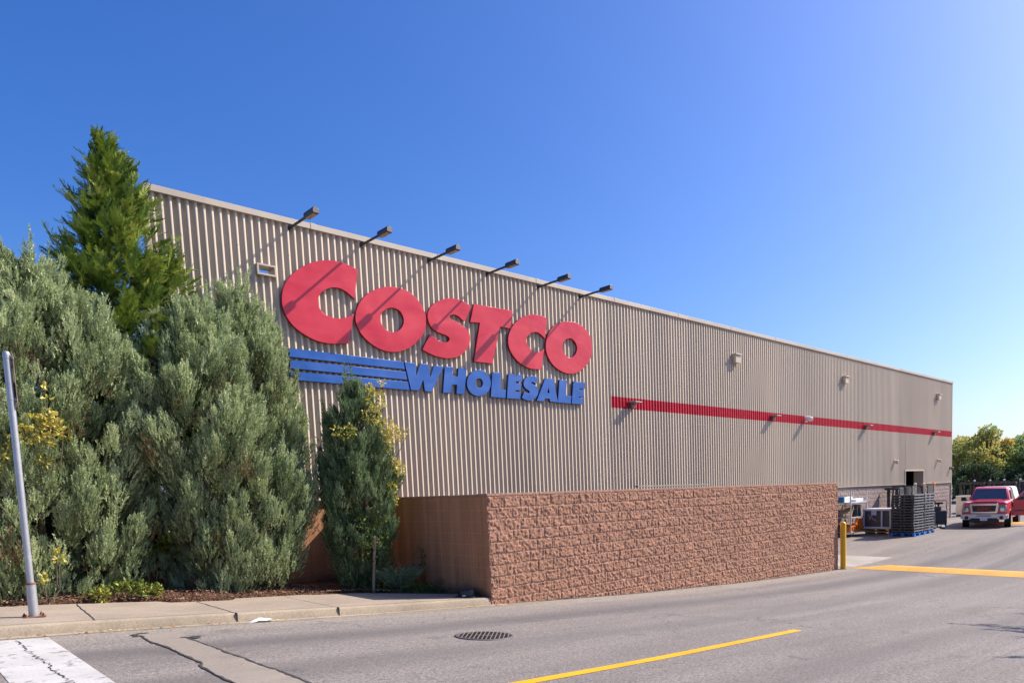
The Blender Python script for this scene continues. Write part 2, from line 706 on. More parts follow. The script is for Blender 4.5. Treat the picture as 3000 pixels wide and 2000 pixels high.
# planting bed
bx = np.arange(-12, 7.46, 0.11)
by = np.linspace(0, 1, 26)
BX, BT = np.meshgrid(bx, by, indexing='ij')
wb = np.array([walk_back(x) for x in bx])[:, None]
BY = wb - 0.03 + BT * (14.97 - wb)
hump = np.clip(BT * 5, 0, 1) * np.where(BX < 5.3, 0.10, np.clip(0.10 - (BX - 5.3) * 0.2, -0.02, 0.10))
BZ = gz(BX) + KH - 0.02 + hump + (fbm(BX * 5, BY * 5, 3) - 0.45) * 0.07 + np.where(BT < 0.03, -0.03, 0.02)
v = np.stack([BX, BY, BZ], -1).reshape(-1, 3)
ny = len(by)
ii, jj = np.meshgrid(np.arange(len(bx) - 1), np.arange(ny - 1), indexing='ij')
a = (ii * ny + jj).ravel()
tag(np_mesh('planting_bed', v, np.stack([a, a + ny, a + ny + 1, a + 1], -1), M_soil, smooth=True), kind='structure')


def scatter_quads(name, P, S, mat, tilt=0.5, aspect=0.35, tint=None):
    """small flat chips lying about; stuff"""
    n = len(P)
    an = RNG.uniform(0, 6.283, n)
    u = np.stack([np.cos(an), np.sin(an), RNG.uniform(-tilt, tilt, n)], -1) * S[:, None]
    w = np.stack([-np.sin(an), np.cos(an), RNG.uniform(-tilt, tilt, n)], -1) * (S * aspect)[:, None]
    vs = np.stack([P - u - w * .6, P + u * .2 - w, P + u + w * .4, P - u * .3 + w], 1).reshape(-1, 3)
    fs = np.arange(4 * n).reshape(n, 4)
    return tag(np_mesh(name, vs, fs, mat, tint=tint), kind='stuff')


def tint_mat(name, stops, rough=0.7, transl=0.0, spec=0.3, noise_sc=0):
    """colour picked by each face's own 'tint' value"""
    t = NT(name)
    at = t.n.new('ShaderNodeAttribute')
    at.attribute_name = 'tint'
    rp = t.n.new('ShaderNodeValToRGB')
    els = rp.color_ramp.elements
    while len(els) < len(stops):
        els.new(0.5)
    for e, (p, c) in zip(els, stops):
        e.position = p
        e.color = (*c, 1)
    t.l.new(at.outputs['Fac'], rp.inputs['Fac'])
    t.color(rp.outputs['Color']).rough(rough, spec)
    if transl > 0:
        tr = t.n.new('ShaderNodeBsdfTranslucent')
        t.l.new(rp.outputs['Color'], tr.inputs['Color'])
        ms = t.n.new('ShaderNodeMixShader')
        ms.inputs[0].default_value = transl
        out = t.n['Material Output']
        t.l.new(t.b.outputs[0], ms.inputs[1])
        t.l.new(tr.outputs[0], ms.inputs[2])
        t.l.new(ms.outputs[0], out.inputs['Surface'])
    return t.m


M_chip = tint_mat('bark_chip', [(0, (0.06, 0.03, 0.02)), (0.6, (0.22, 0.115, 0.075)), (1, (0.36, 0.24, 0.16))], 0.95)
M_fallen = tint_mat('fallen_leaf', [(0, (0.30, 0.12, 0.03)), (0.6, (0.50, 0.25, 0.05)), (1, (0.55, 0.40, 0.16))], 0.8)
n = 6000
x = RNG.uniform(-2, 6.6, n)
y = RNG.uniform(0, 1, n) ** 1.6 * 1.6
wbx = np.interp(x, bx, wb[:, 0])
z = gz(x) + KH + 0.055 + np.clip(y * 2, 0, 1) * np.where(x < 5.3, 0.07, 0.0)
scatter_quads('mulch_chips', np.stack([x, wbx - 0.03 + y, z], -1), RNG.uniform(.012, .035, n), M_chip, 0.6, 0.35, RNG.uniform(0, 1, n))
# dry leaves and grit in the gutter and on the walk
px_, py_, sz = [], [], []
for cx, n, sp in ((0.95, 26, .30), (1.9, 14, .2), (2.2, 14, .25), (2.75, 10, .2), (3.28, 16, .22), (4.6, 8, .5), (5.9, 6, .6), (7.2, 30, .3)):
    for _ in range(n):
        px_.append(cx + RNG.normal(0, sp))
        py_.append(YK - 0.03 - abs(RNG.normal(0, .07)))
        sz.append(RNG.uniform(.010, .030))
for _ in range(26):
    px_.append(RNG.uniform(0.5, 9))
    py_.append(RNG.uniform(6.5, 9.7))
    sz.append(RNG.uniform(.010, .022))
px_, py_, sz = map(np.array, (px_, py_, sz))
scatter_quads('fallen_leaves', np.stack([px_, py_, gz(px_) + 0.012], -1), sz, M_fallen, 0.35, 0.6, RNG.uniform(0, 1, len(sz)))

# ------------------------------------------------------------------ warehouse building
def metal_mat(name, c):
    t = NT(name)
    p = t.P()
    a = t.noise(t.mapping(p, (0.6, 1, 0.12)), 1.0, 4, 0.6)
    st = t.noise(t.mapping(p, (9, 1, 0.25)), 1.0, 3, 0.6)
    base = t.ramp(a, 0.3, 0.7, tuple(v * 0.92 for v in c) + (1,), tuple(v * 1.05 for v in c) + (1,))
    base = t.mix(t.rng(st, 0.58, 0.85, 0, 0.30), base, tuple(v * 0.62 for v in c))
    pn = t.math('FLOOR', t.math('DIVIDE', t.sep(p)[0], 0.9814))
    wn_ = t.n.new('ShaderNodeTexWhiteNoise')
    wn_.noise_dimensions = '1D'
    t.l.new(pn, wn_.inputs['W'])
    base = t.mix(1.0, base, t.ramp(wn_.outputs['Value'], 0.0, 1.0, (0.90, 0.90, 0.905, 1), (1.05, 1.045, 1.04, 1)), 'MULTIPLY')
    t.color(base).rough(0.5, 0.35)
    return t.m


M_metal = metal_mat('beige_metal', (0.575, 0.478, 0.362))
M_trim = metal_mat('beige_trim', (0.52, 0.44, 0.35))
M_stripe = metal_mat('red_band_paint', (0.56, 0.010, 0.030))
M_roof = simple('roof_membrane', (0.45, 0.43, 0.40), 0.9)
M_dark = simple('dark_interior', (0.02, 0.02, 0.022), 0.8)


def block_mat(name, c, seams=False):
    t = NT(name)
    p = t.P()
    a = t.noise(p, 1.3, 4, 0.6)
    f = t.noise(p, 26, 4, 0.7)
    base = t.ramp(a, 0.3, 0.7, tuple(v * 0.88 for v in c) + (1,), tuple(v * 1.1 for v in c) + (1,))
    base = t.mix(1.0, base, t.ramp(f, 0.3, 0.72, (0.62, 0.60, 0.58, 1), (1.26, 1.26, 1.26, 1)), 'MULTIPLY')
    t.color(base).rough(0.92, 0.2)
    t.bump(f, 0.9, 0.022)
    return t.m


def stained_mat(name, c):
    """painted smooth block with vertical run-off stains"""
    t = NT(name)
    p = t.P()
    s = t.sep(p)
    st = t.noise(t.mapping(p, (5, 5, 0.35)), 1.0, 5, 0.65)
    st2 = t.noise(t.mapping(p, (16, 16, 0.6)), 1.0, 3, 0.6)
    g = t.noise(p, 40, 3, 0.7)
    blot = t.noise(p, 1.8, 4, 0.6)
    base = t.ramp(st, 0.32, 0.70, tuple(v * 0.60 for v in c) + (1,), tuple(v * 1.05 for v in c) + (1,))
    base = t.mix(t.rng(st2, 0.55, 0.75, 0, 0.35), base, (0.16, 0.085, 0.035))
    base = t.mix(t.rng(blot, 0.58, 0.72, 0, 0.35), base, tuple(v * 0.45 for v in c))
    low = t.math('ADD', s[2], t.math('MULTIPLY', t.math('SUBTRACT', blot, 0.5), 0.6))
    base = t.mix(t.rng(low, 0.30, 0.12, 0, 0.75), base, (0.07, 0.045, 0.035))
    # faint joints of the blockwork under the paint
    rz = t.math('FRACT', t.math('MULTIPLY', t.math('ADD', s[2], 10.0), 5.0))
    ln = t.math('LESS_THAN', rz, 0.05)
    base = t.mix(t.math('MULTIPLY', ln, 0.35), base, tuple(v * 1.25 for v in c))
    base = t.mix(1.0, base, t.ramp(g, 0.3, 0.7, (0.85, 0.85, 0.85, 1), (1.12, 1.12, 1.12, 1)), 'MULTIPLY')
    t.color(base).rough(0.85, 0.3)
    t.bump(t.math('SUBTRACT', g, t.math('MULTIPLY', ln, 0.8)), 0.35, 0.006)
    return t.m


TERRA = (0.395, 0.210, 0.140)
M_block = block_mat('terracotta_split_block', TERRA)
M_mort = block_mat('terracotta_mortar', (0.56, 0.335, 0.235))  # lighter than the blocks: sun on the joint ledges put into the colour
M_smooth = stained_mat('terracotta_smooth_block', (0.52, 0.245, 0.125))
M_gblock = block_mat('mauve_split_block', (0.34, 0.26, 0.235))
M_gmort = block_mat('mauve_mortar', (0.50, 0.42, 0.385))
M_cap = block_mat('terracotta_cap', (0.45, 0.25, 0.18))

ZT = 7.54       # top of the coping
X0B, X1B = 3.95, 45.05
Y1B = 75.0
bld = thing('warehouse_building', 'large beige ribbed metal warehouse with a thin red band and block base', 'building', (X0B, YB, G(X0B)))
BOFF = Vector((-X0B, -YB, -G(X0B)))
PITCH = 0.1402
RIB = [(0.0, 0.070), (0.062, 0.070), (0.071, 0.0), (0.126, 0.0), (0.137, 0.070)]


def rib_y(x):
    u = (x - X0B) % PITCH
    pts = RIB + [(PITCH, 0.070)]
    for i in range(len(pts) - 1):
        if u <= pts[i + 1][0] + 1e-9:
            t = (u - pts[i][0]) / (pts[i + 1][0] - pts[i][0])
            return pts[i][1] + t * (pts[i + 1][1] - pts[i][1])
    return 0.070


def corrug(x0, x1, z0, z1, dy=0.0):
    xs = [x0]
    k = int((x0 - X0B) / PITCH) - 1
    while True:
        base = X0B + k * PITCH
        if base > x1:
            break
        for u, _ in RIB:
            if x0 + 1e-4 < base + u < x1 - 1e-4:
                xs.append(base + u)
        k += 1
    xs.append(x1)
    vs, fs = [], []
    for x in xs:
        y = YB + rib_y(x) - dy
        vs += [(x, y, z0), (x, y, z1)]
    for i in range(len(xs) - 1):
        fs.append((2 * i, 2 * i + 2, 2 * i + 3, 2 * i + 1))
    return vs, fs


def panels(rects, dy=0.0):
    V_, F_ = [], []
    for r in rects:
        a, b = corrug(*r, dy=dy)
        n = len(V_)
        V_ += a
        F_ += [tuple(i + n for i in f) for f in b]
    return np.array(V_) + np.array(BOFF)[None], np.array(F_)


SX0, SX1, SZ0, SZ1 = 5.79, 6.09, 6.345, 6.49      # overflow opening through the parapet
DX0, DX1, DZ1 = 38.13, 40.60, 2.37                # doorway
BX0, BZ0, BZ1 = 15.835, 4.338, 4.674              # red band
zt = ZT - 0.115
rects = [(X0B, SX0, 1.88, zt), (SX0, SX1, 1.88, SZ0), (SX0, SX1, SZ1, zt), (SX1, 12.0, 1.88, zt),
         (12.0, BX0, 1.72, zt), (BX0, X1B, BZ1, zt), (BX0, DX0, 1.72, BZ0), (DX0, DX1, DZ1, BZ0), (DX1, X1B, 1.72, BZ0)]
v, fq = panels(rects)
np_mesh('metal_cladding', v, fq, M_metal, bld)
v, fq = panels([(BX0, X1B, BZ0, BZ1)])
np_mesh('red_band', v, fq, M_stripe, bld)


def bbox(name, mat, boxes, bevel=0.0, parent=None):
    m = MB()
    for (x0, x1, y0, y1, z0, z1) in boxes:
        m.box(x0 + BOFF.x, x1 + BOFF.x, y0 + BOFF.y, y1 + BOFF.y, z0 + BOFF.z, z1 + BOFF.z)
    return m.build(name, mat, parent or bld, bevel)


# coping along the parapet, in lengths with raised joint covers
cop = []
x = X0B - 0.05
while x < X1B:
    x2 = min(x + 3.05, X1B + 0.04)
    cop.append((x + 0.002, x2 - 0.002, YB - 0.045, YB + 0.30, ZT - 0.115, ZT + random.uniform(-.004, .004)))
    cop.append((x2 - 0.05, x2 + 0.05 if x2 < X1B else x2, YB - 0.050, YB + 0.31, ZT - 0.118, ZT + 0.008))
    x = x2
cop += [(X1B - 0.25, X1B + 0.045, YB + 0.33, Y1B, ZT - 0.115, ZT)]
bbox('coping', M_trim, cop, 0.004)
# side walls, back of the parapet, roof
side = [(X1B - 0.06, X1B, YB + 0.076, Y1B, -1.5, zt - 0.002),
        (26.1, X1B - 0.061, Y1B - 0.06, Y1B - 0.002, -1.5, zt - 0.002),
        (X0B + 0.30, SX0, YB + 0.20, YB + 0.25, 2.6, zt - 0.003), (SX1, X1B - 0.061, YB + 0.20, YB + 0.25, 2.6, zt - 0.003),
        (SX0, SX1, YB + 0.20, YB + 0.25, 2.6, SZ0), (SX0, SX1, YB + 0.20, YB + 0.25, SZ1, zt - 0.003)]
bbox('side_wall', M_metal, side)
m = MB()
m.prism([(X0B + 0.02, YB + 0.10), (26.0, Y1B - .002), (26.2, Y1B - .002), (X0B + 0.25, YB + 0.10)], (0, 0, -1.5), (1, 0, 0), (0, 1, 0), (0, 0, zt + 1.498))
m.v = [tuple(Vector(q) + BOFF) for q in m.v]
m.build('end_wall', M_metal, bld)
m = MB()
m.prism([(X0B + 0.35, YB + 0.26), (X1B - .07, YB + 0.26), (X1B - .07, Y1B - .07), (26.3, Y1B - .07)], (0, 0, 6.05), (1, 0, 0), (0, 1, 0), (0, 0, .15))
m.v = [tuple(Vector(q) + BOFF) for q in m.v]
m.build('roof', M_roof, bld)
# corner trim
bbox('corner_trim', M_trim, [(X1B - 0.02, X1B + 0.05, YB - 0.012, YB + 0.16, -0.5, ZT - 0.12)], 0.004)
bbox('corner_trim', M_trim, [(X0B - 0.05, X0B + 0.03, YB - 0.012, YB + 0.16, 1.5, ZT - 0.12)], 0.004)
# frame of the overflow opening
w = 0.035
bbox('scupper_frame', M_trim, [(SX0 - w, SX1 + w, YB - 0.07, YB + 0.19, SZ1, SZ1 + w), (SX0 - w, SX1 + w, YB - 0.07, YB + 0.19, SZ0 - w, SZ0),
                               (SX0 - w, SX0, YB - 0.07, YB + 0.19, SZ0 + .001, SZ1 - .001), (SX1, SX1 + w, YB - 0.07, YB + 0.19, SZ0 + .001, SZ1 - .001)], 0.004)
# fixing screws in rows down the ribs
m = MB()
for zr in (2.35, 3.15, 3.95, 5.2, 6.0, 6.8):
    k = 3
    while X0B + k * PITCH < 34.0:
        xs_ = X0B + k * PITCH + (RIB[2][0] + RIB[3][0]) / 2
        if not (SX0 - .1 < xs_ < SX1 + .1):
            m.lathe([(0.011, -0.006), (0.009, 0.006)], 6, (xs_ + BOFF.x, zr + random.uniform(-.012, .012) + BOFF.z, 0))
        k += 7
m.v = [(a_, YB - 0.004 + BOFF.y - c_ * .0 + (0.006 if c_ < 0 else 0.0), b_) for (a_, b_, c_) in m.v]
m.build('screws', simple('screw_head', (0.22, 0.18, 0.15), 0.5), bld)['kind'] = 'stuff'
# bottom flashing of the cladding
bbox('base_flashing', M_trim, [(12.0, DX0 - 0.06, YB - 0.03, YB + 0.10, 1.675, 1.712), (DX1 + 0.06, X1B - 0.03, YB - 0.03, YB + 0.10, 1.675, 1.712),
                               (X0B, 12.0, YB - 0.012, YB + 0.10, 1.862, 1.878)])
# doorway
bbox('door_frame', M_trim, [(DX0 - 0.06, DX0, YB - 0.035, YB + 0.5, -0.5, DZ1), (DX1, DX1 + 0.06, YB - 0.035, YB + 0.5, -0.5, DZ1),
                            (DX0 - 0.06, DX1 + 0.06, YB - 0.036, YB + 0.5, DZ1, DZ1 + 0.07)], 0.005)
bbox('interior', M_dark, [(DX0 - 1.0, DX1 + 3.0, YB + 3.9, YB + 4.0, -0.6, 3.0), (DX0 - 1.1, DX0 - 1.0, YB + 0.51, YB + 3.9, -0.6, 3.0),
                          (DX1 + 3.0, DX1 + 3.1, YB + 0.51, YB + 3.9, -0.6, 3.0), (DX0 - 1.1, DX1 + 3.1, YB + 0.51, YB + 4.0, 3.0, 3.1)])


def split_face(name, mat, mort, x0, x1, ztop, zbot_fn, yface, bw, bh, nu, nv, amp, parent, off, seed, xs_skip=None):
    """split-face blockwork: every block a rough little height field on a mortar plane"""
    rows = 0
    V_, F_ = [], []
    cnt = 0
    r = np.random.default_rng(seed)
    z1 = ztop
    row = 0
    u = np.linspace(0, 1, nu)
    vv = np.linspace(0, 1, nv)
    while True:
        z0 = z1 - bh
        xx = x0 - (bw / 2 if row % 2 else 0)
        any_ = False
        while xx < x1 - 0.01:
            a, b = max(xx, x0), min(xx + bw, x1)
            xx += bw
            if b - a < 0.03:
                continue
            if z1 < min(zbot_fn(a), zbot_fn(b)) - 0.02:
                continue
            if xs_skip and a < xs_skip[1] and b > xs_skip[0]:
                a2, b2 = a, b
                if a < xs_skip[0] - 0.05:
                    b = xs_skip[0]
                elif b2 > xs_skip[1] + 0.05:
                    a = xs_skip[1]
                else:
                    continue
            any_ = True
            g_ = 0.008
            X_, Z_ = np.meshgrid(a + g_ + (b - a - 2 * g_) * u, z0 + g_ + (bh - 2 * g_) * vv, indexing='ij')
            ed = np.minimum(np.minimum(X_ - a, b - X_) / 0.020, np.minimum(Z_ - z0, z1 - Z_) / 0.018)
            ed = np.clip(ed, 0, 1) ** 0.7
            h = fbm(X_ * 24 + seed, Z_ * 24 + row * 3.7, seed + row, 5)
            hh = (h - 0.42) * amp * 4.8 + amp * 0.75 + r.uniform(-.15, .2) * amp + (Z_ - z0 - bh / 2) * r.uniform(-.06, .06)
            hgt = ed * np.maximum(hh, 0.12 * amp)
            V_.append(np.stack([X_ + off[0], yface - hgt + off[1], Z_ + off[2]], -1).reshape(-1, 3))
            ii, jj = np.meshgrid(np.arange(nu - 1), np.arange(nv - 1), indexing='ij')
            q = (ii * nv + jj).ravel() + cnt
            F_.append(np.stack([q, q + nv, q + nv + 1, q + 1], -1))
            cnt += nu * nv
        z1 = z0
        row += 1
        if not any_ or row > 40:
            break
    o = np_mesh(name, np.concatenate(V_), np.concatenate(F_), mat, parent)
    return o


# block base of the building: smooth terracotta at the left, mauve split face at the right
bbox('block_base', M_smooth, [(0.6, 11.5, YB + 0.075, YB + 0.19, -1.0, 1.862)])
bbox('mortar_backing', M_gmort, [(18.0, DX0 - 0.062, YB + 0.055, YB + 0.19, -1.0, 1.674), (DX1 + 0.062, X1B - 0.025, YB + 0.055, YB + 0.19, -1.0, 1.674)])
split_face('split_face_base', M_gblock, M_gmort, 20.2, DX0 - 0.065, 1.665, lambda x: G(x), YB + 0.055, 0.40, 0.2, 7, 5, 0.014, bld, BOFF, 31)
split_face('split_face_base', M_gblock, M_gmort, DX1 + 0.065, X1B - 0.03, 1.665, lambda x: G(x), YB + 0.055, 0.40, 0.2, 7, 5, 0.014, bld, BOFF, 32)
# awning on the far end wall
m = MB()
m.prism([(0.0, 3.43), (0.95, 2.78), (0.95, 2.70), (0.0, 3.30)], (X1B + 0.01, YB + 0.4, 0), (1, 0, 0), (0, 0, 1), (0, 9, 0))
m.v = [tuple(Vector(q) + BOFF) for q in m.v]
M_awn = NT('striped_awning')
_s = M_awn.sep(M_awn.P())
M_awn.color(M_awn.mix(M_awn.math('LESS_THAN', M_awn.math('FRACT', M_awn.math('MULTIPLY', _s[2], 7.0)), 0.45), (0.50, 0.36, 0.33), (0.30, 0.20, 0.19))).rough(0.6)
aw = m.build('awning', M_awn.m, bld)
m = MB()
m.box(X1B + 0.93, X1B + 1.02, YB + 0.38, YB + 9.4, 2.66, 2.80)
m.bar((X1B + 0.0, YB + 0.36, 3.44), (X1B + 0.98, YB + 0.36, 2.77), 0.05, 0.10)
m.v = [tuple(Vector(q) + BOFF) for q in m.v]
m.build('awning_edge', simple('awning_red', (0.45, 0.03, 0.03), 0.5), aw)
# small overflow hoods on the wall
for (hx, hz) in ((22.41, 6.46), (31.09, 6.45), (42.64, 6.50)):
    m = MB()
    m.box(hx - 0.16, hx + 0.16, YB - 0.16, YB + 0.0, hz - 0.17, hz + 0.10)
    m.box(hx - 0.19, hx + 0.19, YB - 0.20, YB + 0.0, hz + 0.105, hz + 0.15)
    m.v = [tuple(Vector(q) + BOFF) for q in m.v]
    hd = m.build('overflow_hood', M_trim, bld, 0.006)
# low board lying on top of the wall behind
# ------------------------------------------------------------------ rough block wall in front of the building
rw = thing('retaining_wall', 'rough terracotta split block wall at the edge of the sloping road', 'wall', (XC, YK, G(XC)))
ROFF = (-XC, -YK, -G(XC))
XE = 20.52
split_face('split_face_front', M_block, M_mort, XC, XE, 1.845, lambda x: G(x), YK + 0.004, 0.3655, 0.2005, 25, 15, 0.0105, rw, ROFF, 5)
m = MB()
m.box(0.004, XE - XC - 0.003, 0.004, 0.30, -1.6 - G(XC), 1.845 - G(XC))
m.build('wall_core', M_mort, rw)
m = MB()
m.box(-0.002, 0.29, 0.01, YB - YK + 0.07, -1.2 - G(XC), 1.846 - G(XC))
m.build('smooth_return', M_smooth, rw)
m = MB()
m.box(0.292, XE - XC - 0.006, 0.302, 4.6, 0.2, 1.60 - G(XC))
m.build('wall_fill', M_soil, rw)
# cap
m = MB()
x = 0.0
while x < XE - XC - 0.05:
    x2 = min(x + 0.40, XE - XC + 0.005)
    m.box(x - 0.006 + 0.008, x2 - 0.001, -0.010 + random.uniform(-.004, .004), 0.31, 1.848 - G(XC), 1.888 - G(XC) + random.uniform(-.003, .003))
    x = x2
y = 0.315
while y < YB - YK - 0.05:
    y2 = min(y + 0.40, YB - YK - 0.01)
    m.box(-0.012, 0.30, y + 0.002, y2 - 0.002, 1.849 - G(XC), 1.882 - G(XC))
    y = y2
m.build('cap', M_cap, rw, 0.004)
# ragged end blocks showing at the corner
# weathered flashing board lying on the wall top
m = MB()
m.box(-1.5, 1.5, -0.05, 0.05, 0, 0.035)
b = m.build('wooden_board', simple('weathered_wood', (0.30, 0.26, 0.22), 0.9, var=0.3, scale=12), None, 0.004)
b.location = (14.3, 11.3, 1.93)
b.rotation_euler = (0, 0, 0.04)
tag(b, 'long grey weathered board lying along the top of the block wall', 'board')
# dark dirt line where the wall meets the asphalt
v, fq = sheet(None, XC + 0.3, XE, 0.08, 0.006, lambda x: YK - 0.045 - 0.05 * float(fbm(np.array([x * 3]), np.array([1.3]), 19, 3)[0]), lambda x: YK + 0.0)
tag(np_mesh('wall_foot_dirt', v, fq, simple('foot_dirt', (0.085, 0.07, 0.06), 0.95, var=0.35, scale=14)), kind='structure')

